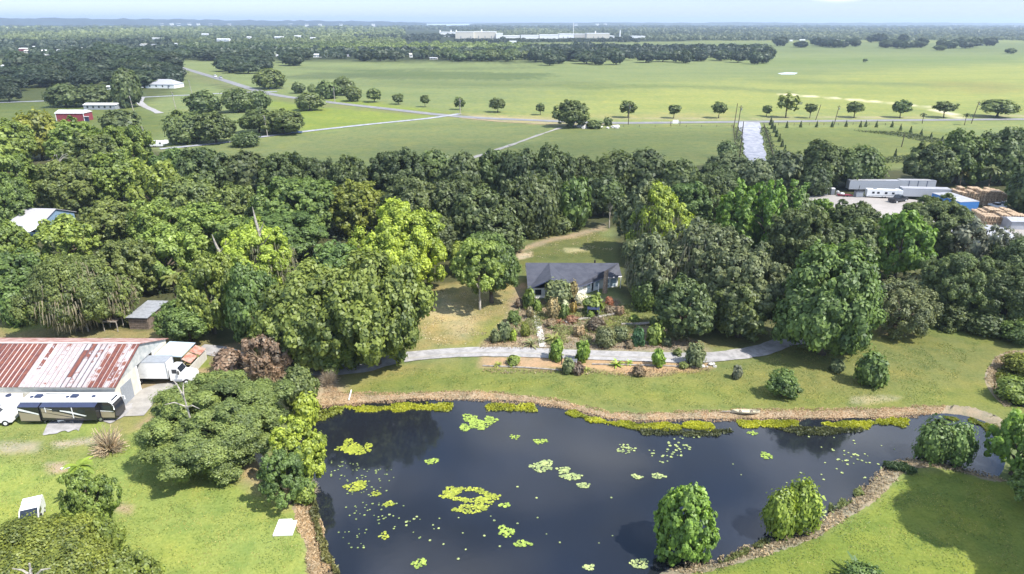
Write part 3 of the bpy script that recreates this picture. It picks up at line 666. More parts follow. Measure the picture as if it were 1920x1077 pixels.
# ---- palms
def palm_mesh(seed, n=26, L=1.0, w=0.10, droop=0.9, seg=4, up0=0.9):
    rs = np.random.RandomState(seed); Q = []; T = []
    for k in range(n):
        a = rs.uniform(0, 6.28); e = rs.uniform(-0.5, up0); l = L*rs.uniform(0.8, 1.1); p = np.array([0, 0, 0.0]); tn = rs.uniform(0.2, 0.85)
        for j in range(seg):
            dr = np.array([math.cos(a)*math.cos(e), math.sin(a)*math.cos(e), math.sin(e)]); q = p + dr*l/seg
            sd = np.array([-math.sin(a), math.cos(a), 0]); w0 = w*(math.sin((j+0.4)/seg*2.6)+0.25); w1 = w*(math.sin(min((j+1.4)/seg, 1.15)*2.6)+0.2)
            Q.append([p-sd*w0, p+sd*w0, q+sd*max(w1, .01), q-sd*max(w1, .01)]); T.append(tn); p = q; e -= droop/seg*1.5
    return leaf_mesh('fronds', np.array(Q), np.array(T))
PALM = [palm_mesh(1), palm_mesh(2, 22)]
TUFT = palm_mesh(5, 34, 1.0, 0.07, 0.8, 3, 1.45)
def palm(xb, yb, ytop, w, label, color=(0.11, 0.13, 0.05), group=None, name='palm_tree', cat='palm tree'):
    g = P(xb, yb); R = w/2*mpp(xb, yb); zt = zat(g, xb, ytop); zc = max(zt - R*0.45, 0.3)
    r = empty(name, g, random.uniform(0, 6), label, cat, group)
    f = link('fronds', PALM[random.randrange(2)], None, r, loc=(0, 0, zc), scale=(R, R, R)); f.color = (*color, 1)
    b = MB(); b.tube([(0, 0, -0.1), (0.05, 0, zc*0.5), (0, 0, zc)], [0.22, 0.17, 0.19], 8); b.build('trunk', M['bark'], r, True); return r
def tuft(xb, yb, w, label, color, group=None, name='fan_plant', hs=0.8, cat='plant'):
    g = P(xb, yb); R = w/2*mpp(xb, yb)
    r = empty(name, g, random.uniform(0, 6), label, cat, group)
    f = link('leaves', TUFT, None, r, loc=(0, 0, 0.12), scale=(R, R, R*hs)); f.color = (*color, 1); return r
# ---- bare twiggy bushes
def twig_mesh(seed, n=420, curl=0.3, thick=0.012, updir=0.4):
    rs = np.random.RandomState(seed); Q = []; T = []
    for k in range(n):
        d = rand_dirs(rs, 1)[0]; d[2] = abs(d[2])*0.9 - 0.15 + updir*rs.uniform(0, 1); d /= np.linalg.norm(d)
        p = d*rs.uniform(0.05, 0.35); s = rs.uniform(0.45, 0.8); tn = rs.uniform(0, 1)
        for j in range(3):
            d = d + rs.normal(scale=curl, size=3); d /= np.linalg.norm(d); q = p + d*s/3; sd = np.cross(d, rand_dirs(rs, 1)[0]); sd /= np.linalg.norm(sd)+1e-6; w = thick*(1.6-j*0.45)
            Q.append([p-sd*w, p+sd*w, q+sd*w*0.6, q-sd*w*0.6]); T.append(tn); p = q
    return leaf_mesh('branches', np.array(Q), np.array(T))
TWIG = [twig_mesh(1, 900, 0.35, 0.016), twig_mesh(2, 700, 0.3, 0.012, 0.7), twig_mesh(3, 420, 0.22, 0.022, -0.15)]
def bare(x0, y0, x1, y1, label, color, k=0, name='bare_bush', cat='bush', group=None, hb=0.0):
    xc = (x0+x1)/2; zc = 1.0; yc = (y0+y1)/2
    for _ in range(6):
        c = P(xc, yc, zc); R = (x1-x0)/2*depth(c)/F0; B = max((y1-y0)/2*depth(c)/F0*0.95, 0.3); zc = hb + B*0.45
    c = P(xc, yc, zc); r = empty(name, (c.x, c.y, 0), random.uniform(0, 6), label, cat, group)
    f = link('branches', TWIG[k], None, r, loc=(0, 0, max(0.05, zc-B*0.5)), scale=(R, R, B*1.45)); f.color = (*color, 1); return r
# ------------------------------------------------------------------ the named trees near the camera
T = tree_box
# front left wood
T(478,498,680,692,'oak',(0.160,0.208,0.052),'broad green oak at the front of the left wood, beside the brown dead bush')
T(600,480,800,694,'oak',(0.160,0.210,0.052),'largest front oak, its crown overhanging the driveway')
T(540,590,700,690,'oak',(0.160,0.210,0.052),'low rounded oak under the two big front oaks, touching the driveway')
T(672,388,846,545,'broad','L','brilliant lime green tree left of the house lawn')
T(675,440,790,560,'broad','L','lower limbs of lime foliage in front of the brilliant lime tree')
T(560,455,700,570,'oak','G','mid green oak directly left of the brilliant lime tree')
T(610,335,725,440,'oak','Y','golden olive tree with a flat round top in the back wood')
T(470,325,640,450,'oak','G','wide dark green oak just left of the golden olive tree')
T(445,395,600,490,'oak','G','dark green oak behind the pale dead snag')
t_ = T(400,420,560,560,'broad','L','yellow lime tree with hanging moss beside the pale snag'); add_moss(t_)
T(395,345,500,440,'oak','O','olive oak in the back middle of the left wood')
T(340,385,470,490,'broad','V','light green tree left of the yellow lime mossy tree')
T(330,480,450,630,'broad','V','leafy green tree behind the brown dead bush, edge of the yard')
T(420,500,520,650,'oak','G','green oak between the fan palm and the front oaks')
T(250,430,370,540,'broad','V','yellow green tree above the wooden shed')
T(180,440,300,560,'oak','O','olive oak behind the mossy tree by the shed')
t_ = T(60,478,205,625,'oak','O','big grey olive tree draped with moss beside the wooden shed'); add_moss(t_, (0.30,0.27,0.22), 1.05)
t_ = T(150,500,255,610,'oak','O','smaller mossy tree hiding the pen left of the shed'); add_moss(t_, (0.28,0.25,0.20), 1.0, 1)
T(0,545,52,615,'shrub','G','round dark bush at the left edge above the barn')
T(-40,470,80,570,'oak','G','dark green tree at the left edge above the round bush')
T(60,410,180,510,'broad','V','light green tree in front of the grey roofed building')
T(150,368,265,460,'oak','O','round dark olive oak in the middle of the left wood')
T(-50,410,60,520,'oak','V','pale green tree at the left edge beside the grey roof')
T(70,300,180,400,'oak','O','olive oak shading the brown clearing')
T(-60,290,70,400,'broad','V','bright tree at the far left with a pale trunk')
T(160,285,275,385,'oak','V','light olive oak in the upper left wood')
T(240,300,350,420,'broad','V','green tree on the right of the upper left wood')
T(245,375,370,475,'broad','V','lime tinted tree in the middle of the left wood')
T(180,230,290,330,'oak','V','sunlit oak at the top of the left wood below the camper')
T(90,225,200,320,'oak','V','sunlit rounded oak below the red barn')
T(30,212,110,300,'broad','Y','yellow tipped tree standing highest in the upper left wood')
T(-50,225,60,320,'oak','V','sunlit oak at the upper left edge of the wood')
T(280,280,370,370,'oak','G','green oak near the side road at the top of the left wood')
T(300,330,410,430,'oak','O','olive oak below the dark back row on the left')
T(120,250,230,350,'oak','O','olive oak in the middle of the upper left wood')
T(-40,330,60,430,'oak','G','shaded oak left of the brown clearing')
T(100,480,200,560,'oak','O','olive crown rising behind the mossy tree')
T(300,560,400,640,'oak','G','low green tree between the shed and the yard')
# centre
tree_base(900,581, 838,452,940,545,'broad','V','slim trunked tree alone on the tan lawn left of the house', trunkmat='pale')
tree_base(922,568, 878,438,986,545,'oak','G','darker tree with a forked trunk close to the house corner')
T(840,455,905,510,'broad','V','bright small crown beside the tan lawn')
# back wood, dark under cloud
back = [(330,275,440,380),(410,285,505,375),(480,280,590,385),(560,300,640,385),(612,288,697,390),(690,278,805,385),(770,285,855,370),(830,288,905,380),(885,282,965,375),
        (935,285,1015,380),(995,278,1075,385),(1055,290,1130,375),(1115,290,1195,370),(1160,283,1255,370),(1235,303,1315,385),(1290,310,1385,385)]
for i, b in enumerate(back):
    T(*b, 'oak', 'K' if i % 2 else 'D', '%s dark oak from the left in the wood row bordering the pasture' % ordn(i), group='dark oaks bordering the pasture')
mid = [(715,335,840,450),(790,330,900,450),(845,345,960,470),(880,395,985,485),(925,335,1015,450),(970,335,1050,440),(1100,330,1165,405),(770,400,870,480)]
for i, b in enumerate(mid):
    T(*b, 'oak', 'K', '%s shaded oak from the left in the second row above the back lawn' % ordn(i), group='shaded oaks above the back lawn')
T(1045,325,1106,445,'broad','G','tall narrow brighter green tree at the head of the back lawn')
T(975,405,1030,448,'shrub','D','low dark bush at the left edge of the back lawn'); T(1015,400,1075,440,'shrub','D','low dark bush at the top of the back lawn')
T(905,425,985,475,'shrub','D','wide dark bush at the lower left of the back lawn')
tree_base(1142,428,1108,342,1160,392,'open','D','small crown on a tall pale curved trunk by the back lawn', trunkmat='pale')
# right wood
T(1150,340,1270,480,'oak','S','grey green oak right of the back lawn')
t_ = T(1183,358,1292,500,'broad','L','lime yellow tree right of the house roof'); add_moss(t_, (0.25,0.25,0.2), 0.95)
T(1240,340,1340,430,'oak','G','dark green oak behind the lime yellow tree')
T(1330,330,1445,465,'plume','B','bright green upright tree, left of the bright pair')
T(1425,328,1545,455,'plume','B','bright green upright tree, right of the bright pair')
T(1285,325,1370,420,'oak','D','dark oak behind the bright upright pair'); T(1385,322,1490,470,'plume','B','middle bright green upright tree between the bright pair'); T(1495,376,1572,450,'broad','B','bright green rounded tree at the left corner of the storage yard'); T(1440,360,1520,450,'oak','D','dark oak below the white drive behind the bright trees')
t_ = T(1168,440,1275,570,'oak','S','mossy grey tree shading the right end of the house'); add_moss(t_, (0.22,0.22,0.18), 1.0)
t_ = T(1240,405,1400,570,'oak','S','pale grey green oak with moss in the middle of the right wood'); add_moss(t_, (0.24,0.24,0.2), 1.0, 1)
T(1310,450,1480,620,'oak','S','large grey green oak beside the driveway bend')
T(1225,520,1345,635,'oak','D','dark oak standing at the edge of the garden')
T(1330,530,1450,635,'oak','D','dark shaded oak above the driveway bend')
T(1185,520,1240,585,'shrub','G','small bright bush beside the right end of the house')
T(1435,385,1570,520,'oak','D','dark green oak in the middle of the right wood')
T(1466,465,1650,675,'oak','G','very large round dark oak at the end of the driveway')
t_ = T(1610,515,1765,625,'willow','S','pale weeping grey green tree at the lawn edge')
T(1545,410,1660,520,'oak','D','dark oak left of the bright leaved tree in the right wood')
T(1635,395,1745,530,'broad','B','bright leaved tree below the storage yard')
T(1548,374,1650,460,'oak','D','dark oak fringing the storage yard')
T(1676,368,1828,480,'oak','D','spreading oak in front of the blue trailer')
T(1730,470,1870,600,'oak','D','dark oak above the right lawn')
t_ = T(1778,410,1860,505,'open','X','silvery open tree in front of the white roofed shed, left one'); T(1835,420,1915,515,'open','X','silvery open tree in front of the white roofed shed, right one')
T(1820,490,1960,620,'oak','D','dark oak at the right edge above the lawn'); T(1740,560,1830,620,'shrub','D','dark bush at the lawn edge right of the weeping tree')
T(1800,580,1880,630,'shrub','D','middle dark bush along the right lawn edge'); T(1860,590,1960,645,'shrub','G','brighter bush at the right frame edge above the lawn')
T(1870,440,1990,540,'oak','D','dark crown at the right frame edge beside the silvery tree')
palm(1707,566,505,44,'olive sabal palm at the edge of the right wood', (0.13,0.14,0.06))
palm(1848,372,308,42,'sabal palm right of the trailers in front of the dark wood'); palm(1798,352,318,30,'yellowish sabal palm behind the pallet stack', (0.15,0.14,0.05))
palm(335,585,512,50,'sabal palm rising between the shed and the green wood', (0.15,0.17,0.05))
# behind the right wood and yard
rb = [(1318,283,1410,350,'S'),(1385,300,1450,365,'S'),(1440,285,1500,350,'S'),(1495,268,1590,350,'D'),(1570,280,1650,350,'D'),(1500,310,1560,365,'K'),(1700,268,1790,350,'D'),(1755,250,1850,345,'G'),(1830,240,1935,345,'D'),
      (1900,300,1990,400,'D')]
for i, b in enumerate(rb):
    T(*b[:4], 'oak', b[4], '%s tree from the left along the far edge of the right wood and storage yard' % ordn(i), group='trees behind the storage yard')
T(1345,264,1382,300,'shrub','D','dark bush left of the white gravel drive')
# foreground
T(276,700,540,880,'fine',(0.158,0.208,0.070),'large leaning oak with pale grey trunk between the barn and the pond', hb=0.2)
T(528,688,594,772,'oak','D','dense dark green tree left of the pond corner')
T(508,790,616,905,'broad','L','lime green tree leaning over the pond edge'); T(490,845,585,945,'broad','G','mid green bushy tree at the pond edge below the leaning trunk')
T(548,740,600,800,'shrub','L','yellow green shrub at the pond corner')
T(545,895,592,945,'shrub','V','grassy green shrub on the left shore')
T(120,880,214,1000,'broad','V','tall leafy tree beside the white pickup, lower left'); T(-60,984,195,1200,'oak','Y','very large yellow green oak in the bottom left corner')
T(185,1035,292,1150,'oak','V','rounded olive tree at the bottom edge left of the lawn'); T(110,960,215,1080,'oak','V','green tree between the corner oak and the lawn')
palm(168,955,862,66,'lime fronds of a palm above the tree by the pickup', (0.22,0.30,0.05))
T(1225,905,1346,1050,'pond','B','large bright green bushy tree standing on the pond shore, centre right',hb=0.0)
T(1430,915,1500,1010,'shrub',(0.20,0.28,0.05),'left stem of the yellow green pair of shoreline trees',hb=0.0,name='pond_tree',cat='tree'); T(1468,896,1542,1002,'shrub',(0.205,0.285,0.05),'right, taller stem of the yellow green pair of shoreline trees',hb=0.0,name='pond_tree',cat='tree')
T(1722,788,1790,868,'shrub','G','left tree of the dark pair on the narrow spit',hb=0.0,name='pond_tree',cat='tree'); T(1764,790,1832,874,'shrub','G','right tree of the dark pair on the narrow spit',hb=0.0,name='pond_tree',cat='tree')
T(1862,768,1965,892,'broad','B','leafy tree at the right frame edge by the pond corner'); T(1902,880,1990,955,'broad','G','lower right edge tree hanging over the lawn')
put_tree((72,57),11.5,7.5,18,'oak','G','large oak just outside the right frame shading the lower lawn',rpx=120); put_tree((77,49),12,7,17,'oak','G','oak beyond the lower right corner whose shade falls on the lawn',rpx=120)
tuft(1610,1085,96,'spiky dark green sago at the bottom edge of the right lawn',(0.06,0.11,0.04),hs=1.0); T(1580,1055,1655,1120,'shrub','G','low green bush beside the sago at the bottom edge')
T(1434,692,1504,750,'shrub','G','round dark shrub on the lawn above the pond, left one'); T(1608,660,1664,728,'shrub','G','taller dark shrub on the lawn above the pond, right one')
T(1556,674,1582,700,'shrub','S','tiny grey shrub between the two dark lawn shrubs'); T(1372,686,1392,712,'shrub','X','small silvery shrub alone on the lawn')
T(1890,665,1960,705,'shrub','Y','olive marsh shrub at the back of the right pond'); T(1870,705,1940,755,'shrub','V','green marsh shrub at the front of the right pond')
db1 = T(446,618,548,724,'shrub',(0.26,0.18,0.145),'large reddish brown dead bush beside the driveway',name='dead_bush',cat='bush'); db2 = T(398,652,458,702,'shrub',(0.24,0.165,0.135),'smaller reddish brown dead bush beside the forecourt',name='dead_bush',cat='bush')
for q in (db1, db2):
    f_ = q.children[0]; tw = link('branches', TWIG[0], None, q, loc=(0,0,f_.location.z*0.3), scale=(f_.scale[0]*1.08, f_.scale[1]*1.08, f_.scale[2]*1.75)); tw.color = (0.37,0.285,0.24,1)
bare(592,686,640,738,'grey leafless bush at the pond corner',(0.34,0.29,0.27),1); bare(165,785,238,872,'heap of dry grey brown palm fronds on the left lawn',(0.40,0.33,0.28),2,'frond_heap','dead fronds')
bare(560,890,600,940,'pale leafless brush on the left shore',(0.45,0.40,0.36),1)
# roadside trees, trunks standing clear
road_t = [(702,192,689,166,718,188),(747,196,737,177,758,192),(797,201,788,179,806,195),(862,206,852,183,873,201),(933,211,919,185,948,205),(1013,216,1004,194,1023,210),(1177,221,1162,190,1192,212),
          (1263,222,1251,197,1276,213),(1347,222,1333,192,1361,212),(1437,218,1429,198,1447,214),(1518,222,1507,195,1530,211),(1601,221,1585,192,1618,212),(1687,221,1671,189,1703,212),(1769,221,1753,191,1789,210)]
for i, b in enumerate(road_t):
    tree_base(*b, 'broad', 'D', '%s small round tree from the left in the row along the highway' % ordn(i), group='trees spaced along the highway')
tree_base(1473,221,1452,178,1495,212,'open','O','tall open tree beside the highway with ragged lower limbs')
tree_base(1869,220,1840,188,1900,214,'oak','D','widest roadside tree, at the right end of the highway row')
palm(1729,232,211,16,'small palm on the near side of the highway, left one',(0.07,0.09,0.05)); palm(1808,235,211,18,'small palm on the near side of the highway, right one',(0.07,0.09,0.05))
T(1040,188,1106,238,'oak','D','large oak standing alone in the field beside the boulders')
T(1132,221,1148,236,'shrub','D','dark shrub among the boulders'); T(1100,228,1130,240,'shrub','D','low shrub at the left of the boulders')
# left middle ground
lm = [(350,172,415,213),(420,170,470,210),(462,172,505,208),(478,131,530,166),(556,175,603,206),(548,156,571,174),(577,160,593,175),(594,155,634,184),(624,146,664,178),(646,163,677,189),
      (310,212,384,268),(362,208,440,268),(446,206,520,248),(488,206,570,250),(194,208,258,256),(208,130,262,202),(90,160,150,200),(140,160,210,198)]
for i, b in enumerate(lm):
    T(*b, 'oak', 'D' if i < 14 else 'K', '%s dark field oak, counted from the highway bend down to the side road' % ordn(i), group='field oaks beside the highway')
T(435,250,490,275,'shrub','D','low dark hedge beside the side road')
# ------------------------------------------------------------------ cedars and hedge along the field fence
ced = [(1475,240),(1501,239),(1531,239),(1560,239),(1586,238),(1613,239),(1623,238),(1643,239),(1672,239),(1688,245),(1707,249),(1727,254),(1745,260),(1766,266),(1788,266),(1725,279),(1678,294),
       (1445,235),(1448,242),(1452,249),(1456,257),(1461,266),(1466,276),(1471,287)]
for i, (x, y) in enumerate(ced):
    h = 12 if i < 15 else 15; w = 7.5
    tree_base(x, y, x-w/2-(1 if i > 16 else 0), y-h, x+w/2+(1 if i > 16 else 0), y, 'cone', 'K', ('%s little cedar from the left along the field fence' % ordn(i)) if i < 17 else ('%s little cedar from the highway beside the white gravel drive' % ordn(i-17)),
              group='cedars along the field fence' if i < 17 else 'cedars beside the white drive', notrunk=True, cat='cedar')
# ------------------------------------------------------------------ separate trees of the far woods
rs = np.random.RandomState(11)
HP = [(46,96,20),(51,100,12),(84,104,9),(63,90,9),(115,96,16),(106,108,10),(9,127,16),(155,92,7),(132,155,10),(203,168,8),(211,172,6),(268,86,14),(290,86,12),(295,74,20),(385,66,14),(418,78,26),(466,73,8),(523,72,18),(560,70,16),(586,73,9),(594,108,14),(520,107,5),(652,107,7),(812,112,14),(771,108,6),(330,84,10),(1484,78,5),(1505,77,10),(1572,77,5),(1840,86,8),(300,166,56),(1199,71,26),(883,73,118),(1045,73,215)]
def blocks(x, y, w, h): return any(abs(x-a) < c*0.45 + w*0.45 and -1.0 < y-b < h*0.85 for a, b, c in HP)
def scatter(regions, n, wpx, hpx, label, group, cols, seed):
    rd = random.Random(seed); pts = []
    for (x0, y0, x1, y1) in regions:
        k = max(1, int(n*((x1-x0)*(y1-y0))/sum((c-a)*(d-b) for a, b, c, d in regions)))
        for i in range(k):
            for _ in range(30):
                x, y = rd.uniform(x0, x1), rd.uniform(y0, y1)
                if not blocks(x, y, wpx*0.9, hpx) and all(abs(x-a)/(wpx*0.55) + abs(y-b)/(hpx*0.3) > 1 for a, b in pts): break
            pts.append((x, y))
    pts.sort()
    for i, (x, y) in enumerate(pts):
        w = wpx*rd.uniform(0.75, 1.25); h = hpx*rd.uniform(0.8, 1.2)
        tree_base(x, y, x-w/2, y-h, x+w/2, y-h*0.08, 'oak', {'D': (0.050,0.075,0.040), 'K': (0.040,0.060,0.038), 'G': (0.09,0.13,0.05), 'O': (0.10,0.13,0.05)}[rd.choice(cols)], label % ordn(i), group=group)
scatter([(0,128,330,166),(60,112,300,130),(0,150,30,195)], 62, 44, 30, '%s dark oak from the left in the village wood beside the highway', 'oaks of the village wood', 'DKDK', 1)
scatter([(330,112,560,124),(420,118,500,140),(560,112,760,116)], 28, 34, 20, '%s oak from the left along the wood edge behind the near pasture', 'oaks along the near pasture edge', 'DKD', 2)
scatter([(760,108,985,116)], 14, 28, 18, '%s green tree from the left in the paler stretch of the wood edge', 'green trees along the pasture edge', 'GOG', 3)
scatter([(992,112,1170,124),(1200,112,1440,121)], 26, 30, 22, '%s dark oak from the left in the grove amid the pasture', 'oaks of the pasture grove', 'DKD', 4)
scatter([(1458,84,1612,90),(1622,80,1700,84),(1660,86,1860,92)], 26, 22, 14, '%s dark tree from the left in the distant line beyond the bright pasture', 'trees of the distant pasture line', 'KDK', 5)
tree_base(1895,101,1885,91,1905,100,'oak','K','lone dark tree at the far right of the pasture'); tree_base(1622,118,1617,110,1627,117,'open','D','tiny lone tree in the bright pasture'); tree_base(1762,95,1752,85,1774,94,'oak','K','lone oak in front of the distant tree line')
# ------------------------------------------------------------------ far woods as masses
def far_woods(name, rows, label, cols, seed):
    """rows: (x0,x1,y,step_x,width_px,height_px) ; merged clumps of real size on the ground"""
    rs = np.random.RandomState(seed); Q = []; T = []
    for (x0, x1, y0, y1, dy, sx, wp, hp) in rows:
        y = y0
        while y <= y1:
            for x in np.arange(x0, x1, sx):
                xx = x + rs.uniform(-sx, sx)*0.6; yy = y + rs.uniform(-dy, dy)*0.5
                if blocks(xx, yy, wp*0.8, hp): continue
                g = P(xx, yy); mp = depth(g)/F0; R = wp/2*mp*rs.uniform(0.7, 1.4); h = min(hp*mp, 17)*rs.uniform(0.75, 1.2); n = 34
                d = rand_dirs(rs, n); d[:, 2] = np.abs(d[:, 2])*1.1 - 0.2
                p = np.stack([g.x + d[:, 0]*R, g.y + d[:, 1]*R, np.maximum(h*(0.50 + 0.46*d[:, 2]), 0.5)], 1)
                nn = d + rand_dirs(rs, n)*0.5; nn /= np.linalg.norm(nn, axis=1, keepdims=True)
                Q.append(cards(rs, p, nn, R*rs.uniform(0.35, 0.6, n)*1.0, asp=0.8)); T.append(np.clip(0.45 + 0.42*float(vnoise(np.array([g.x*0.006]), np.array([g.y*0.0022]), seed)[0]) + rs.uniform(-0.15, 0.15) + rs.normal(scale=0.07, size=n), 0, 1))
            y += dy
    me = leaf_mesh(name, np.concatenate(Q), np.concatenate(T)); o = link(name, me); o.color = (*cols, 1)
    return tag(o, label, kind='stuff')
far_woods('far_woods', [(-60,1000,100,110,3.2,11,15,11)], 'wood beyond the near pasture edge', (0.055,0.082,0.042), 1)
far_woods('far_woods', [(-60,340,84,100,3.2,10,13,10)], 'dark wood round the distant village houses', (0.045,0.066,0.042), 2)
far_woods('far_woods', [(300,1000,88,99,2.6,9,12,8)], 'lighter green wood behind the near dark oaks', (0.140,0.185,0.062), 3)
far_woods('far_woods', [(-40,760,56,84,2.2,8,10,5.5)], 'light green woods spreading towards the town', (0.145,0.180,0.075), 4)
far_woods('far_woods', [(670,860,70,76,1.5,7,9,6),(860,1200,75,80,1.5,7,8,5.0)], 'dark pine block before the white warehouses', (0.035,0.052,0.036), 5)
far_woods('far_woods', [(990,1440,94,112,3.0,9,13,11)], 'main body of the pasture grove', (0.045,0.066,0.040), 6)
far_woods('far_woods', [(860,1240,58,67,1.8,7,9,4.5),(1200,1960,58,76,2.0,7,9,5)], 'grey green woods beyond the bright pasture', (0.115,0.140,0.085), 7)
far_woods('far_woods', [(-60,1980,52,56,1.2,6,9,3)], 'farthest woods below the horizon', (0.070,0.090,0.065), 8)
# ------------------------------------------------------------------ low hills on the horizon
def hills(name, x0, x1, yb, ytop, rgb, label, seed, thick=600):
    b = MB(); rd = random.Random(seed); n = 90; vs = []; fs = []
    for i in range(n+1):
        x = x0 + (x1-x0)*i/n; f = i/n; yt = np.interp(f, np.linspace(0, 1, len(ytop)), ytop) + rd.uniform(-0.25, 0.25)
        g = P(x, yb); top = zat(Vector((g.x, g.y+thick, 0)), x, yt); dirn = Vector((g.x, g.y, 0)).normalized()
        top = max(top, 4)
        for k, (dd, zz_) in enumerate(((0, -1), (thick*0.3, top*0.6), (thick, top), (thick*2.4, top*0.7), (thick*4, -1))):
            vs.append((g.x + dirn.x*dd, g.y + dirn.y*dd, zz_ + (rd.uniform(-0.1, 0.1)*top if 0 < k < 4 else 0)))
    for i in range(n):
        for k in range(4): a = i*5+k; fs.append((a, a+5, a+6, a+1))
    o = b.add(vs, fs).build(name, mat(name + '_cover', rgb, 0.95, var=0.3, vscale=0.004), smooth=True); return tag(o, label, kind='structure')
hills('hills', -260, 800, 50, [32,32.5,34,35,34,35.5,36.5,38,38.5,39.5,40,43], (0.040,0.060,0.075), 'low wooded hills on the left horizon', 1)  # distance haze put into the hill colour as extra blue
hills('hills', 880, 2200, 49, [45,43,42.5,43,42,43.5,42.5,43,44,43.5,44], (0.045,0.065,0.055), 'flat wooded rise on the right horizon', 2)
# ------------------------------------------------------------------ rusty barn
def rust_roof_mat():
    mt = bpy.data.materials.new('rusted_tin_roof'); mt.use_nodes = True; t = mt.node_tree; b = t.nodes['Principled BSDF']; b.inputs['Roughness'].default_value = 0.6
    L = t.links.new; g = t.nodes.new('ShaderNodeTexCoord'); s = t.nodes.new('ShaderNodeSeparateXYZ'); L(g.outputs['Object'], s.inputs[0])
    def mth(op, a, b_=None, c=None):
        n = t.nodes.new('ShaderNodeMath'); n.operation = op
        for i, v in enumerate((a, b_, c)):
            if v is None: continue
            if isinstance(v, (int, float)): n.inputs[i].default_value = v
            else: L(v, n.inputs[i])
        return n.outputs[0]
    X, Y = s.outputs[0], s.outputs[1]
    pid = mth('FLOOR', mth('DIVIDE', X, 0.78)); sid = mth('FLOOR', mth('DIVIDE', mth('ADD', Y, mth('MULTIPLY', pid, 1.7)), 2.6))
    def wn(a, b_=None):
        c = t.nodes.new('ShaderNodeCombineXYZ'); L(a, c.inputs[0])
        if b_ is not None: L(b_, c.inputs[1])
        n = t.nodes.new('ShaderNodeTexWhiteNoise'); n.noise_dimensions = '2D'; L(c.outputs[0], n.inputs['Vector']); return n.outputs['Value']
    n1 = t.nodes.new('ShaderNodeTexNoise'); n1.inputs['Scale'].default_value = 1.3; n1.inputs['Detail'].default_value = 7; n1.inputs['Roughness'].default_value = 0.7; L(g.outputs['Object'], n1.inputs['Vector'])
    n0 = t.nodes.new('ShaderNodeTexNoise'); n0.inputs['Scale'].default_value = 0.16; n0.inputs['Detail'].default_value = 1; L(g.outputs['Object'], n0.inputs['Vector'])
    base = mth('ADD', mth('MULTIPLY', wn(pid), 0.55), mth('ADD', mth('MULTIPLY', wn(pid, sid), 0.30), mth('MULTIPLY', n1.outputs[0], 0.55)))
    # the left part of the roof (object x < -9.5) is rusted through, the middle bay nearly clean, the right bay mixed
    left = mth('MULTIPLY', mth('LESS_THAN', mth('ADD', X, mth('MULTIPLY', n1.outputs[0], 0.3)), -13.8), 1.2)
    midc = mth('MULTIPLY', mth('MULTIPLY', mth('GREATER_THAN', X, -13.8), mth('LESS_THAN', X, -8.2)), -0.12)
    rgt = mth('MULTIPLY', mth('GREATER_THAN', X, -4.2), 0.15)
    v = mth('ADD', mth('ADD', base, left), mth('ADD', midc, rgt))
    m1 = t.nodes.new('ShaderNodeMapRange'); m1.inputs[1].default_value = 0.74; m1.inputs[2].default_value = 0.80; L(v, m1.inputs[0])
    m2 = t.nodes.new('ShaderNodeMapRange'); m2.inputs[1].default_value = 0.35; m2.inputs[2].default_value = 0.65; L(n1.outputs[0], m2.inputs[0])
    rustc = t.nodes.new('ShaderNodeMix'); rustc.data_type = 'RGBA'; rustc.inputs['A'].default_value = (0.090, 0.026, 0.026, 1); rustc.inputs['B'].default_value = (0.21, 0.072, 0.042, 1); L(m2.outputs[0], rustc.inputs['Factor'])
    cl = t.nodes.new('ShaderNodeMix'); cl.data_type = 'RGBA'; cl.inputs['A'].default_value = (0.38, 0.375, 0.385, 1); cl.inputs['B'].default_value = (0.32, 0.21, 0.19, 1); L(mth('MULTIPLY', m2.outputs[0], 0.75), cl.inputs['Factor'])
    x = t.nodes.new('ShaderNodeMix'); x.data_type = 'RGBA'; L(m1.outputs[0], x.inputs['Factor']); L(cl.outputs['Result'], x.inputs['A']); L(rustc.outputs['Result'], x.inputs['B'])
    fr = mth('FRACT', mth('DIVIDE', X, 0.78)); rib = mth('LESS_THAN', mth('ABSOLUTE', mth('SUBTRACT', fr, 0.5)), 0.40)
    y = t.nodes.new('ShaderNodeMix'); y.data_type = 'RGBA'; L(rib, y.inputs['Factor']); L(x.outputs['Result'], y.inputs['B'])
    ribc = t.nodes.new('ShaderNodeMix'); ribc.data_type = 'RGBA'; L(mth('GREATER_THAN', wn(mth('ADD', pid, 40.0)), 0.6), ribc.inputs['Factor']); ribc.inputs['A'].default_value = (0.5, 0.4, 0.37, 1); ribc.inputs['B'].default_value = (0.06, 0.05, 0.06, 1)
    L(ribc.outputs['Result'], y.inputs['A']); L(y.outputs['Result'], b.inputs['Base Color']); return mt
BX0, BX1, BY0, BY1, BE, BRH = -90.0, -59.0, 89.0, 105.0, 4.4, 7.4
barn = empty('barn', (BX1, BY0, 0), 0, 'long metal barn with a streaked rusty and white tin roof', 'barn')
bl, bw = BX1-BX0, BY1-BY0
o = 0.35
M['tin'] = rust_roof_mat()
fr = MB(); sl_ = (BRH-BE)/(bw/2)
fr.slab([(-bl, -o, BE-o*sl_), (o, -o, BE-o*sl_), (o, bw/2, BRH), (-bl, bw/2, BRH)], 0.10)
k = -bl + 0.39
while k < 0.3:
    fr.slab([(k-0.035, -o, BE-o*sl_+0.05), (k+0.035, -o, BE-o*sl_+0.05), (k+0.035, bw/2-0.1, BRH+0.05-0.1*sl_), (k-0.035, bw/2-0.1, BRH+0.05-0.1*sl_)], 0.06); k += 0.78
fr.build('front_roof_slope', M['tin'], barn)
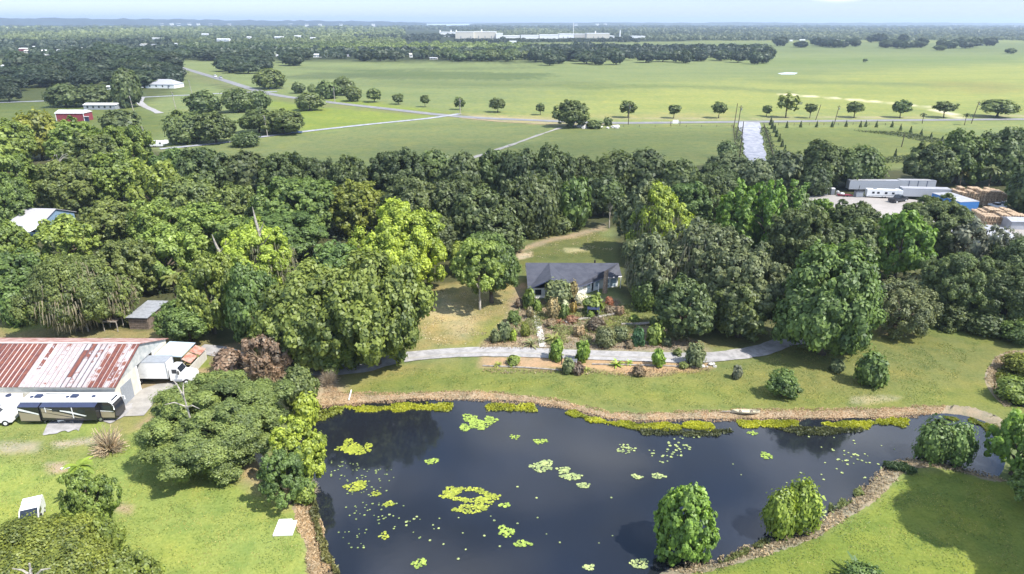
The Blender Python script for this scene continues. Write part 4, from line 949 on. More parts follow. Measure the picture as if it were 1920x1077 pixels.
MB().slab([(-bl, bw/2, BRH), (o, bw/2, BRH), (o, bw+o, BE-o*sl_), (-bl, bw+o, BE-o*sl_)], 0.10).build('rear_roof_slope', mat('pale_rust', (0.45,0.33,0.30), 0.8, rgb2=(0.30,0.13,0.10), vscale=0.8), barn)
MB().box(-bl, o+0.02, bw/2-0.18, bw/2+0.18, BRH-0.02, BRH+0.08).build('ridge_cap', mat('ridge_metal', (0.62,0.55,0.53), 0.6, var=0.3), barn)
w = MB()
w.box(-bl, 0, 0, 0.15, 0, BE-0.12); w.box(-bl, 0, bw-0.15, bw, 0, BE-0.12); w.box(-bl, -bl+0.15, 0.15, bw-0.15, 0, BE-0.12)
w.box(-0.15, 0, 0.15, 6.3, 0, BE-0.12); w.box(-0.15, 0, 11.2, bw-0.15, 0, BE-0.12)
w.build('wall', M['cream'], barn)
MB().extr_x([(0.0, BE-0.12), (bw, BE-0.12), (bw/2, BRH-0.12)], -0.12, 0.0).build('gable', mat('grey_tin', (0.34,0.36,0.36), 0.6, rgb2=(0.5,0.5,0.48), vscale=0.9), barn)
MB().box(0.0, 0.06, 1.2, 4.2, 0.05, 3.3).build('roller_door', M['grey'], barn)
for q in (6.0, 11.2): MB().box(0.0, 0.08, q, q+0.3, 0, BE-0.1).build('door_jamb', M['white'], barn)
# ------------------------------------------------------------------ lean-to beside the barn
lt = empty('lean_to', (-59, 100.6, 0), 0, 'lean-to with a pale blue grey metal roof against the barn gable', 'lean-to')
MB().slab([(0.2,-0.1,3.5),(4.6,-0.1,3.25),(4.6,5.2,3.25),(0.2,5.2,3.5)], 0.12).build('roof', mat('blue_tin', (0.42,0.50,0.56), 0.45, var=0.12, vscale=0.8), lt)
for x, y in ((4.3,0.2),(4.3,4.9),(0.4,4.9)): MB().cyl((x,y,0),(x,y,3.2),0.08).build('post', M['chrome'], lt)
MB().slab([(4.62,-0.3,2.9),(6.0,-0.3,2.2),(6.0,2.3,2.2),(4.62,2.3,2.9)], 0.08).slab([(4.62,2.6,2.9),(6.3,2.6,2.2),(6.3,5.0,2.2),(4.62,5.0,2.9)], 0.08).build('rusty_awning', M['rust'], lt)
MB().box(5.9,6.05,-2.5,5.4,0,1.7).build('side_fence', M['concrete'], lt)
# ------------------------------------------------------------------ vehicles
def wheel(parent, x, y, r=0.42, w=0.28, rim=True, rmat='white'):
    t = MB().cyl((x, y-w/2, r), (x, y+w/2, r), r, n=18).build('wheel', M['black'], parent)
    if rim: MB().cyl((x, y-w/2-0.02, r), (x, y+w/2+0.02, r), r*0.55, n=12).build('rim', M[rmat], t)
def box_truck(loc, rz, label):
    r = empty('box_truck', loc, rz, label, 'box truck'); r.scale = (1.06,1.0,1.06)
    MB().box(-4.0, 2.6, -1.25, 1.25, 1.15, 3.85).build('cargo_box', M['white'], r)
    MB().box(-4.03, 2.63, -1.28, 1.28, 3.85, 3.90).build('box_trim', M['grey'], r)
    MB().box(-3.9, 5.6, -0.5, 0.5, 0.6, 1.12).build('chassis', M['black'], r)
    for q in (-1.27, 1.13): MB().box(2.60, 2.68, q, q+0.14, 1.1, 3.84).build('corner_post', M['grey'], r)
    MB().extr_y([(2.85,0.7),(2.85,2.75),(3.2,2.9),(4.1,2.85),(4.6,2.0),(6.1,1.75),(6.35,1.45),(6.4,0.7)], -1.05, 1.05).build('cab', M['white'], r)
    c = MB().box(3.3,4.05,-1.08,-1.055,1.95,2.6).box(3.3,4.05,1.055,1.08,1.95,2.6).build('side_window', M['glass'], r)
    MB().slab([(4.14,-0.95,2.82),(4.60,-0.95,2.06),(4.60,0.95,2.06),(4.14,0.95,2.82)], -0.03).build('windscreen', M['glass'], r)
    MB().box(6.3,6.5,-1.1,1.1,0.5,0.85).build('bumper', M['chrome'], r)
    for s in (-1, 1): MB().box(4.3,4.45,s*1.35-0.1,s*1.35+0.1,1.9,2.5).build('mirror', M['black'], r)
    MB().cyl((3.4,-1.12,0.75),(4.6,-1.12,0.75),0.22).build('fuel_tank', M['chrome'], r)
    for x in (-1.9, 5.3):
        for y in (-1.05, 1.05): wheel(r, x, y, 0.5, 0.3)
    MB().poly([(-1.5,-1.262,1.9),(-1.1,-1.262,1.8),(-0.7,-1.262,1.9),(-1.1,-1.262,2.05)]).build('side_emblem', mat('faded_emblem',(0.68,0.68,0.67)), r); return r
box_truck((-58.0, 98.0, 0), 0, 'white box truck backed into the open gable of the rusty barn')
def motorhome(loc, rz):
    r = empty('motorhome', loc, rz, 'dark brown and black motorhome with a white roof parked along the barn', 'motorhome')
    tan_ = mat('bronze_paint', (0.30,0.255,0.18), 0.3, spec=0.6); blk = mat('black_gloss', (0.018,0.018,0.022), 0.15, spec=0.8); roof = M['white']
    MB().extr_y([(-6.6,0.55),(-6.6,3.3),(6.1,3.3),(6.65,2.7),(6.85,1.6),(6.8,0.55)], -1.27, 1.27).build('body', blk, r)
    MB().extr_y([(-6.62,3.3),(-6.62,3.46),(5.9,3.50),(6.5,3.22),(6.62,2.95),(6.1,3.3)], -1.30, 1.30).build('roof', roof, r)
    MB().slab([(5.62,-0.95,3.505),(6.45,-0.85,3.27),(6.45,0.85,3.27),(5.62,0.95,3.505)], -0.02).build('front_skylight', M['glass'], r)
    MB().slab([(6.53,-1.15,2.95),(6.88,-1.15,1.75),(6.88,1.15,1.75),(6.53,1.15,2.95)], -0.05).build('windscreen', M['glass'], r)
    # near-side slide-outs with dark awning tops
    for i, (a, b, z0) in enumerate(((-6.5,-3.55,0.62),(-3.35,4.6,0.85))):
        s = MB().box(a, b, -2.15, -1.28, z0, 3.02).build('slide_out', blk, r)
        MB().slab([(a,-2.2,3.05),(b,-2.2,3.05),(b,-1.26,3.28),(a,-1.26,3.28)], 0.03).build('slide_topper', M['navy'], s)
        if i == 0:
            MB().poly([(a+.05,-2.157,0.75),(b-.1,-2.157,0.75),(b-.1,-2.157,1.75),(a+.05,-2.157,2.2)]).build('tan_swoosh', tan_, s)
            MB().poly([(a+.05,-2.162,2.85),(b-.1,-2.162,1.95),(b-.1,-2.162,1.75),(a+.05,-2.162,2.45)]).build('white_stripe', M['white'], s)
        else:
            MB().poly([(a+.2,-2.157,2.8),(a+.2,-2.157,2.25),(1.8,-2.157,1.25),(2.6,-2.157,1.2),(0,-2.157,2.0)]).build('tan_swoosh', tan_, s)
            MB().poly([(a+.2,-2.162,2.2),(a+.2,-2.162,1.3),(-0.5,-2.162,1.15),(1.4,-2.162,1.2)]).build('tan_swoosh', tan_, s)
            MB().poly([(a+.1,-2.167,2.9),(0.8,-2.167,2.35),(3.2,-2.167,1.6),(2.9,-2.167,1.5),(0.2,-2.167,2.2)]).build('white_stripe', M['white'], s)
            MB().box(1.2,1.3,-2.19,-2.15,1.2,2.95).build('awning_arm', M['white'], s); MB().box(-2.6,-2.5,-2.19,-2.15,2.2,2.95).build('awning_arm', M['white'], s)
            MB().box(2.0,3.0,-2.17,-2.15,2.05,2.65).build('window', M['glass'], s); MB().box(-1.6,-0.5,-2.17,-2.15,2.3,2.8).build('window', M['glass'], s)
    MB().poly([(4.7,-1.275,0.75),(6.6,-1.275,0.75),(6.7,-1.275,1.6),(4.7,-1.275,1.75)]).build('tan_swoosh', tan_, r)
    MB().poly([(4.7,-1.28,1.95),(6.6,-1.28,1.78),(6.6,-1.28,1.7),(4.7,-1.28,1.8)]).build('white_stripe', M['white'], r)
    MB().box(4.9,6.3,-1.29,-1.272,1.95,2.75).build('side_window', M['glass'], r)
    for x in (-4.6, 0.6): 
        MB().box(x-0.5, x+0.5, -0.35, 0.45, 3.47, 3.76, 0.08).build('air_conditioner', M['navy'], r)
        MB().cyl((x-0.95,-0.1,3.47),(x-0.95,-0.1,3.62),0.24,n=12).build('roof_vent', M['navy'], r)
    MB().cyl((3.4,0.0,3.47),(3.4,0.0,3.66),0.28,n=12).build('satellite_dome', M['navy'], r)
    MB().box(-4.2,-1.0,0.9,0.98,3.47,3.55).box(1.4,5.2,0.9,0.96,3.47,3.55).build('roof_rail', M['black'], r)
    for x in (-3.6,-2.5,4.4):
        for y in (-1.15,1.15): wheel(r, x, y, 0.5, 0.3, rmat='chrome')
    for s in (-1,1): MB().tube([(6.5,s*1.2,2.9),(6.9,s*1.5,2.8),(6.9,s*1.5,2.2)],[0.03,0.03,0.1],6).build('mirror', M['white'], r)
motorhome((-64.6, 87.2, 0), R_(0.6))
for i, (x, y, s, lb, mt_) in enumerate(((131,788,0.6,'dark covered grill set out below the middle of the motorhome','black'),(117,789,0.5,'white camp table with a dark load beside the motorhome','white'),(143,788,0.5,'dark camp stool set out near the right end of the motorhome','navy'),(90,787,0.5,'dark bin under the left end of the motorhome','black'))):
    g = P(x, y+5); r = empty(['grill','camp_table','camp_stool','bin'][i], g, 0.3*i, lb, ['grill','table','stool','bin'][i])
    MB().box(-s*0.9, s*0.9, -s*0.6, s*0.6, 0.55, 0.72, 0.05).build('top', M[mt_], r)
    for a in (-1, 1):
        for b in (-1, 1): MB().cyl((a*s*0.7, b*s*0.45, 0), (a*s*0.7, b*s*0.45, 0.56), 0.04, n=6).build('leg', M['chrome'], r)
def pickup(loc, rz, label, paint='white', name='pickup_truck', s=1.0, cat='pickup truck', bed=True, parts=True, rack=False):
    r = empty(name, loc, rz, label, cat)
    MB().extr_y([(x*s, z*s) for x, z in [(-2.8,0.45),(-2.8,1.15),(-0.7,1.15),(-0.5,1.15),(1.2,1.15),(2.7,1.02),(2.85,0.75),(2.85,0.45)]], -0.97*s, 0.97*s).build('body', M[paint], r)
    MB().add(*_frust(-0.85*s, 1.25*s, 0.90*s, 1.15*s, 1.88*s, 0.25*s, 0.65*s)).build('cabin', M['glass'], r)
    MB().box(-0.70*s, 0.66*s, -0.74*s, 0.74*s, 1.86*s, 1.93*s, 0.04*s).build('roof', M[paint], r)
    if parts:
        for a in (-1, 1):
            MB().box(0.15*s, 0.27*s, a*0.86*s-0.07*s, a*0.86*s+0.07*s, 1.15*s, 1.85*s).build('door_pillar', M[paint], r)
            MB().box(2.84*s,2.88*s,a*0.7*s-0.16*s,a*0.7*s+0.16*s,0.75*s,0.92*s).build('headlight', M['chrome'], r)
            MB().box(0.95*s,1.1*s,a*1.12*s-0.1*s,a*1.12*s+0.1*s,1.15*s,1.4*s).build('mirror', M['black'], r)
        if bed: MB().box(-2.65*s,-0.95*s,-0.8*s,0.8*s,1.152*s,1.17*s).build('bed', M['black'], r)
        MB().box(2.8*s,2.95*s,-0.95*s,0.95*s,0.4*s,0.65*s).build('bumper', M['chrome'], r)
        for x in (-1.8, 1.9):
            for y in (-0.85, 0.85): wheel(r, x*s, y*s, 0.4*s, 0.26*s)
    return r
def _frust(x0, x1, hw, z0, z1, ix0, ix1):
    i = 0.12; vs = [(x0,-hw,z0),(x1,-hw,z0),(x1,hw,z0),(x0,hw,z0),(x0+ix0,-hw+i,z1),(x1-ix1,-hw+i,z1),(x1-ix1,hw-i,z1),(x0+ix0,hw-i,z1)]
    return vs, [(0,3,2,1),(4,5,6,7),(0,1,5,4),(1,2,6,5),(2,3,7,6),(3,0,4,7)]
g = P(62, 982); r = empty('van', (g.x, g.y, 0), R_(-66), 'white van with a big dark windscreen half hidden by the corner oak', 'van')
MB().extr_y([(-3.2,0.5),(-3.2,2.2),(-3.0,2.5),(-1.7,2.6),(-1.7,2.45),(-0.1,2.45),(1.35,1.4),(2.3,1.2),(2.5,0.9),(2.5,0.5)], -1.2, 1.2).build('body', M['white'], r)
MB().slab([(-0.05,-1.05,2.46),(1.3,-1.1,1.47),(1.3,1.1,1.47),(-0.05,1.05,2.46)], -0.04).build('windscreen', M['glass'], r)
MB().box(-1.66,-1.6,-1.15,1.15,2.46,2.58).build('roof_seam', M['grey'], r)
for s in (-1,1): MB().box(-0.9,0.4,s*1.2-0.02,s*1.2+0.02,1.5,2.1).build('side_window', M['glass'], r); MB().box(0.7,0.95,s*1.45-0.12,s*1.45+0.12,1.5,1.9).build('mirror', M['black'], r); MB().box(2.48,2.53,s*0.9-0.2,s*0.9+0.2,0.8,1.0).build('headlight', M['chrome'], r)
for x in (-2.1,1.5):
    for y in (-1.08,1.08): wheel(r, x, y, 0.4, 0.26)
r.scale = (0.82, 0.82, 0.82)
# white work truck and camper at the left edge
r = empty('work_truck', (-74.5, 85.6, 0), R_(6), 'white crew cab truck with a long hood left of the motorhome', 'truck')
MB().extr_y([(-3.2,0.6),(-3.2,1.5),(-2.6,1.5),(-2.4,2.45),(-0.35,2.45),(0.25,1.65),(1.9,1.45),(2.1,1.2),(2.1,0.6)], -1.0, 1.0).build('body', M['white'], r)
MB().box(-2.2,-1.35,-1.02,-1.0,1.6,2.25).box(-1.15,-0.5,-1.02,-1.0,1.6,2.25).build('side_window', M['glass'], r); MB().slab([(-0.33,-0.85,2.4),(0.2,-0.85,1.72),(0.2,0.85,1.72),(-0.33,0.85,2.4)], -0.03).build('windscreen', M['glass'], r)
for x in (-2.2,1.2):
    for y in (-0.9,0.9): wheel(r, x, y, 0.48, 0.3)
r = empty('camper', (-77.0, 88.0, 0), 0, 'white roofed camper behind the crew cab truck at the left edge', 'camper')
MB().box(-4.2,4.2,-0.9,0.75,0.6,3.0).build('body', M['white'], r); MB().box(-4.25,4.25,-0.95,0.8,3.0,3.1,0.05).build('roof', M['white'], r); MB().cyl((2.7,0,3.1),(2.7,0,3.3),0.4,n=14).build('roof_vent', M['navy'], r)
for x in (-0.5,0.5): wheel(r, x, -0.85, 0.38, 0.2)
MB().box(-3.0,-1.6,-0.93,-0.9,1.6,2.3).box(0.6,1.8,-0.93,-0.9,1.6,2.3).build('window', M['glass'], r)
# ------------------------------------------------------------------ shed and pen
r = empty('wood_shed', (-70.9, 118.1, 0), R_(-3), 'small weathered wooden shed with a pale tin roof beneath the mossy trees', 'shed')
MB().extr_x([(0,0),(0,2.45),(7.2,2.75),(7.2,0)], -1.85, 1.85).build('wall', M['wood'], r)
MB().slab([(-2.1,-0.3,2.50),(2.1,-0.3,2.50),(2.1,7.5,2.85),(-2.1,7.5,2.85)], 0.10).build('roof', mat('shed_tin', (0.30,0.31,0.33), 0.5, var=0.25, vscale=1.5), r)
MB().box(-2.1,2.1,-0.31,-0.28,2.25,2.50).build('fascia', M['black'], r)
MB().box(1.85,1.88,2.3,3.2,0.1,1.9).build('doorway', M['black'], r); MB().box(1.85,1.88,5.2,6.0,0.9,1.9).build('window_opening', M['black'], r)  # flat black sheets stand in for the shade inside both openings
rr = MB()
for z in (0.4,0.8,1.2,1.6,2.0): rr.box(-1.87,1.87,-0.03,0.0,z,z+0.05)
rr.build('board_joints', M['bark'], r)
g0 = P(209, 622); r = empty('pen_frame', (g0.x, g0.y, 0), R_(-2), 'low open timber pen left of the wooden shed', 'pen')
for x in (-1.3, 1.3):
    for y in (0, 1.9): MB().cyl((x,y,0),(x,y,2.0),0.09,n=6).build('post', M['pale_bark'], r)
MB().cyl((-1.4,0,2.0),(1.4,0,2.0),0.08,n=6).cyl((-1.4,1.9,2.0),(1.4,1.9,2.0),0.08,n=6).build('rail', M['pale_bark'], r); MB().slab([(-1.3,0.1,2.1),(1.3,0.1,2.1),(1.3,1.9,2.15),(-1.3,1.9,2.15)], 0.05).build('roof', M['wood'], r)
for i, (x, y) in enumerate(((35,611),(42,608),(49,606),(56,603),(62,601))):
    g0 = P(x, y); r = empty('fence_post', g0, 0, '%s short pale post from the left at the edge of the wood above the barn' % ordn(i), 'post', 'short pale posts above the barn'); MB().cyl((0,0,-0.1),(0,0,1.1),0.1,n=6).build('shaft', M['pale_bark'], r)
g0 = P(52,588); r = empty('water_tank', g0, 0, 'pale grey tank on a stand at the left edge of the wood', 'tank'); MB().cyl((0,0,1.6),(0,0,3.2),0.7,n=14).build('tank', M['concrete'], r); MB().tube([(-.5,0,0),(-.4,0,1.6)],[.08,.08]).tube([(.5,0,0),(.4,0,1.6)],[.08,.08]).tube([(0,.5,0),(0,.4,1.6)],[.08,.08]).build('stand', M['wood'], r)
# ------------------------------------------------------------------ the house
M['shingle'] = mat('dark_shingle', (0.050,0.053,0.070), 0.7, rgb2=(0.070,0.073,0.092), vscale=0.7, bump=0.01)
h = empty('house', (13.5, 140, 0), 0, 'white house with a dark blue grey roof facing the garden', 'house')
def L_(p): return (p[0]-13.5, p[1]-140, p[2])
RL, RR_, A_, Vv = (3.0,143,5.0), (23.6,143,5.0), (8.2,132.9,5.0), (8.2,143,5.0)
EL, BL, BRr, E2 = (3.3,132.9,2.55), (3.0,147.2,2.6), (24.2,147.2,2.6), (13.4,134.4,2.6)
EM, EN, E3 = tuple(P(1095,535,2.45)), tuple(P(1130,521.5,2.75)), tuple(P(1166,518,2.75))
rf = MB()
for tri in ((RL, EL, Vv), (EL, A_, Vv), (A_, E2, Vv), (Vv, E2, RR_), (E2, EM, RR_), (EM, EN, RR_), (EN, E3, RR_), (RR_, E3, BRr), (RL, RR_, BRr), (RL, BRr, BL)): 
    rf.slab([L_(p) for p in tri], 0.16)
rf.build('roof', M['shingle'], h)
MB().slab([L_(p) for p in ((3.0,143,4.95),(3.0,147.2,2.5),(3.0,147.2,2.45),(3.05,143,2.45))], 0.1).build('gable_end', M['white'], h)
for a, b in ((EL, A_), (A_, E2), (E2, EM), (EM, EN), (EN, E3)):
    MB().tube([L_((a[0],a[1]-0.04,a[2]-0.12)), L_((b[0],b[1]-0.04,b[2]-0.12))], [0.11,0.11], 4).build('fascia', M['navy'], h)
wl = [(4.0,134.2),(12.8,135.0),(EM[0]-0.2,EM[1]+0.7),(EN[0]-0.1,EN[1]+0.7),(E3[0]-0.7,E3[1]+0.6),(E3[0]-0.8,146.7),(3.6,146.7)]
w = MB(); n = len(wl)
w.add([L_((x,y,0)) for x, y in wl] + [L_((x,y,2.48)) for x, y in wl], [(i, (i+1)%n, (i+1)%n+n, i+n) for i in range(n)] + [tuple(range(n, 2*n))])
w.build('wall', M['white'], h)
MB().slab([L_(p) for p in ((4.4,134.1,2.5),(8.2,134.1,4.6),(12.6,134.1,2.5))], 0.02).build('front_gable_panel', M['navy'], h)
def onwall(a, b, t0, t1, z0, z1, name, mt_, out=0.04):
    ax, ay = a; bx, by = b; ln = math.hypot(bx-ax, by-ay); nx_, ny_ = (by-ay)/ln*out, -(bx-ax)/ln*out
    p = [(ax+(bx-ax)*t, ay+(by-ay)*t) for t in (t0, t1)]
    return MB().add([L_((p[0][0],p[0][1],z0)),L_((p[1][0],p[1][1],z0)),L_((p[1][0],p[1][1],z1)),L_((p[0][0],p[0][1],z1)),
                     L_((p[0][0]+nx_,p[0][1]+ny_,z0)),L_((p[1][0]+nx_,p[1][1]+ny_,z0)),L_((p[1][0]+nx_,p[1][1]+ny_,z1)),L_((p[0][0]+nx_,p[0][1]+ny_,z1))],
                    [(4,5,6,7),(0,1,5,4),(1,2,6,5),(2,3,7,6),(3,0,4,7)]).build(name, mt_, h)
pal = mat('pale_glass', (0.30,0.38,0.44), 0.15, spec=0.7)
for t0, t1, mt_ in ((0.05,0.20,M['concrete']),(0.24,0.38,pal),(0.48,0.56,M['glass']),(0.68,0.88,pal)): onwall(wl[2], wl[3], t0, t1, 0.9 if mt_ is not M['glass'] else 0.1, 2.0, 'window' if mt_ is not M['glass'] else 'door', mt_)
for t0, t1 in ((0.12,0.45),(0.55,0.88)): onwall(wl[3], wl[4], t0, t1, 0.3, 2.0, 'window', pal)
for t0, t1 in ((0.1,0.25),(0.6,0.8)): onwall(wl[0], wl[1], t0, t1, 0.8, 2.0, 'window', M['glass'])
for p in ((14.0,134.6),(18.6,136.7),(23.9,140.4)): MB().box(p[0]-13.5-0.08,p[0]-13.5+0.08,p[1]-140-0.08,p[1]-140+0.08,0,2.5).build('porch_post', M['white'], h)
MB().box(13.2-13.5,19-13.5,134.2-140,135.6-140,0,0.12).build('porch_floor', M['concrete'], h)
MB().cyl(L_((18.4,143.4,4.7)),L_((18.4,143.4,5.5)),0.18,n=8).build('roof_vent', M['black'], h)
# snag and stumps by the house
def snag(xb, yb, ytop, wpx, label, color='pale', lean=0.1):
    g = P(xb, yb); zt = zat(g, xb, ytop); rr = wpx/2*mpp(xb, yb); r = empty('dead_snag', g, 0, label, 'dead tree'); b = MB(); rd = random.Random(int(xb))
    b.tube([(0,0,-0.1),(lean*0.3,0,zt*0.3),(lean*0.7,0.1,zt*0.6),(lean,0.1,zt*0.88)], [rr*1.1,rr,rr*0.9,rr*0.8], 9)
    for k in range(5): a = k*1.3; b.cyl((lean+rr*0.5*math.cos(a),0.1+rr*0.5*math.sin(a),zt*0.80),(lean+rr*0.65*math.cos(a),0.1+rr*0.6*math.sin(a),zt*rd.uniform(0.88,1.0)),rr*0.35,rr*0.08,5)
    b.build('trunk', mat('snag_wood', (0.42,0.31,0.23) if color == 'pale' else (0.36,0.33,0.31), 0.95, var=0.5, vscale=4, bump=0.04), r); return r
snag(1134, 549, 505, 9, 'tall broken tan palm trunk at the right end of the house')
def bigsnag(xb, yb, x, ytop, wpx, label):
    g = P(xb, yb); zt = zat(g, x, ytop); mp = mpp(xb, yb); r = empty('dead_snag', g, 0, label, 'dead tree'); b = MB(); dx = (x-xb)*mp; rr = wpx/2*mp
    b.tube([(0,0,0),(dx*0.5,0,zt*0.5),(dx*0.9,0,zt*0.85),(dx,0,zt)], [rr*1.5,rr*1.1,rr*0.6,rr*0.12], 8)
    b.tube([(dx*0.8,0,zt*0.7),(dx*0.8+1.6,-0.6,zt*0.85)],[rr*0.5,rr*0.12],6).tube([(dx*0.6,0,zt*0.6),(dx*0.6+2.2,-1.5,zt*0.72)],[rr*0.4,rr*0.1],6); b.build('trunk', M['pale_bark'], r)
bigsnag(520, 560, 497, 388, 8, 'pale dead snag sticking up out of the left wood')
bigsnag(455, 560, 417, 440, 7, 'thick grey broken trunk among the mossy lime trees')
# leaning trunk of the pond oak, bare limbs
g = P(500, 880); r = empty('leaning_trunk', g, 0, 'thick pale grey trunk leaning out from under the large leaning oak', 'tree trunk')
MB().tube([(0.5,-0.6,-0.15),(-0.8,0.4,1.2),(-2.8,1.4,3.0),(-5.0,2.6,5.2),(-7.5,4.0,7.4)], [0.62,0.52,0.42,0.34,0.2], 10).tube([(-2.8,1.4,3.0),(-2.4,3.4,5.0),(-3.0,5.2,7.6)],[0.3,0.22,0.1],7).build('trunk', M['pale_bark'], r, True)
def limbs(x, y, z, s, seed, label):
    c = P(x, y, z); r = empty('bare_limb', (c.x, c.y, 0), 0, label, 'branch'); b = MB(); rd = random.Random(seed)
    b.tube([(0,0,0),(rd.uniform(-.5,.5),0,z*0.7),(0.2,-0.1,z)], [0.16,0.12,0.08], 6)
    for k in range(5):
        a = rd.uniform(0,6.28); p = Vector((0.2,-0.1,z*rd.uniform(0.8,1.0))); q = p + Vector((math.cos(a)*s, math.sin(a)*s, rd.uniform(0.1,0.8)*s)); b.tube([p, (p+q)/2+Vector((0,0,0.2*s)), q],[0.11,0.08,0.03],5)
    b.build('limb', M['pale_bark'], r)
limbs(52, 1055, 13.5, 1.6, 1, 'pale bare limbs showing through the corner oak')
limbs(340, 735, 12.0, 2.2, 2, 'thin bare limbs on top of the leaning oak'); limbs(140, 515, 11.5, 1.6, 3, 'bleached bare limbs in the big mossy tree'); limbs(105, 290, 17.0, 3.0, 4, 'white bare limbs in the upper left wood')
# ------------------------------------------------------------------ things on the lawn and shore
g = P(536, 990); r = empty('concrete_slab', (g.x, g.y, 0), R_(3), 'white square slab lying on the left lawn by the pond', 'slab')
MB().box(-1.1,1.1,-1.4,1.0,0.05,0.22).build('board', mat('white_board', (0.78,0.77,0.74), 0.7, var=0.06), r); MB().box(-1.1,0.45,1.0,1.3,0.05,0.2).build('upper_strip', M['white'], r)
a, b_ = P(654, 751), P(659, 735); r = empty('white_pipe', (a.x, a.y, 0), 0, 'short white pipe lying across the straw shore', 'pipe'); MB().cyl((0,0,0.08),(b_.x-a.x,b_.y-a.y,0.32),0.1,n=8).build('pipe', M['white'], r)
def canoe(x, y, L, label, rgb):
    g = P(x, y); r = empty('canoe', (g.x, g.y, 0.1), R_(-2), label, 'canoe'); b = MB(); n = 14; vs = []; fs = []
    for i in range(n+1):
        t = i/n*2-1; w = 0.48*(1-abs(t)**2.4)+0.01; h = 0.42+0.18*abs(t)**3
        for k in range(7):
            a = math.pi*k/6; vs.append((t*L/2, -w*math.cos(a), h - (h-0.02)*math.sin(a)**0.7))
    for i in range(n):
        for k in range(6): q = i*7+k; fs.append((q, q+1, q+8, q+7))
    b.add(vs, fs).build('hull', mat('canoe_hull', rgb, 0.6, var=0.2), r); MB().box(-L*0.2,-L*0.2+0.2,-0.4,0.4,0.3,0.34).box(L*0.2,L*0.2+0.2,-0.4,0.4,0.3,0.34).build('seat', M['wood'], r)
    MB().cyl((-L*0.85,0.1,0.15),(-L*0.5,0.1,0.2),0.07,n=6).build('driftwood', M['pale_bark'], r)
canoe(1398, 776, 4.2, 'pale cream canoe beached on the straw shore', (0.62,0.55,0.40))
def rocks(name, x, y, n, spread, size, label, cat, mt_='stone', group=None):
    g = P(x, y); r = empty(name, g, 0, label, cat, group); rd = random.Random(int(x*7)); 
    for i in range(n):
        s = size*rd.uniform(0.5, 1.2); MB().blob((rd.uniform(-1,1)*spread, rd.uniform(-.5,.5)*spread, s*0.3), (s, s*rd.uniform(.6,1), s*0.6), i, 0.3, 8, 5).build('rock', M[mt_], r)
rocks('rock_pile', 1325, 686, 9, 1.5, 0.45, 'pile of pale rocks at the end of the garden strip', 'rocks', 'concrete')
rocks('boulders', 1095, 240, 8, 6, 2.0, 'line of pale boulders below the lone field oak, left', 'boulders', 'concrete'); rocks('boulders', 1143, 240, 8, 6, 1.8, 'line of pale boulders under the dark shrub, right', 'boulders', 'concrete')
rocks('concrete_lump', 120, 880, 3, 0.8, 0.5, 'broken concrete lump on the left lawn', 'rubble', 'concrete')
# low retaining edges in the garden
def edging(pts, hgt, label, w=0.25, mt_='stone'):
    q = smooth_poly(PP(pts), False, 4); b = MB(); o_ = q[0]; r = empty('stone_edging', (o_[0], o_[1], 0), 0, label, 'edging')
    for (x0, y0), (x1, y1) in zip(q[:-1], q[1:]): b.cyl((x0-o_[0], y0-o_[1], hgt*0.5), (x1-o_[0], y1-o_[1], hgt*0.5), hgt*0.6, n=6)
    b.build('stones', M[mt_], r)
edging([(1060,607),(1085,601),(1110,599),(1135,594),(1165,588)], 0.45, 'upper curved stone edging in front of the house'); edging([(1165,611),(1195,610),(1225,608)], 0.5, 'stone edging below the small grass terrace')
edging([(905,687),(980,690),(1060,696)], 0.22, 'low stone edging along the lower side of the driveway, left'); edging([(1110,684),(1210,686),(1320,690)], 0.22, 'low stone edging along the lower side of the driveway, right')
edging([(1110,644),(1160,640),(1235,646)], 0.25, 'plank terrace edge above the driveway', mt_='wood'); edging([(1150,652),(1200,650),(1238,652)], 0.2, 'lower plank terrace edge above the driveway', mt_='wood')
edging([(985,598),(1000,590),(1003,560)], 0.4, 'stone edging left of the garden walk')
g = P(1112, 596); r = empty('garden_bench', g, R_(-8), 'dark garden swing frame in front of the house', 'garden swing')
for x in (-1.1, 1.1): MB().cyl((x,-0.5,0),(x,0,2.0),0.06,n=6).build('post', M['chrome'], r); MB().cyl((x,0.5,0),(x,0,2.0),0.06,n=6).build('post', M['chrome'], r)
MB().slab([(-1.2,-0.7,2.05),(1.2,-0.7,2.05),(1.2,0.7,2.15),(-1.2,0.7,2.15)], 0.05).build('canopy', M['navy'], r); MB().box(-0.9,0.9,-0.25,0.3,0.5,0.6).box(-0.9,0.9,0.3,0.36,0.6,1.1).build('seat', M['black'], r)
g = P(1066, 686); r = empty('mailbox', g, 0, 'grey bench and post beside the driveway between the two lime shrubs', 'bench'); MB().cyl((-1.2,0.4,0),(-1.2,0.4,1.7),0.08,n=6).build('post', M['black'], r); MB().box(-0.6,1.5,0,0.5,0.45,0.55).box(-0.6,1.5,0.5,0.58,0.55,1.0).build('bench', M['grey'], r)
for x in (-0.5,1.4): MB().box(x-0.05,x+0.05,0.02,0.5,0,0.45).build('leg', M['black'], r)
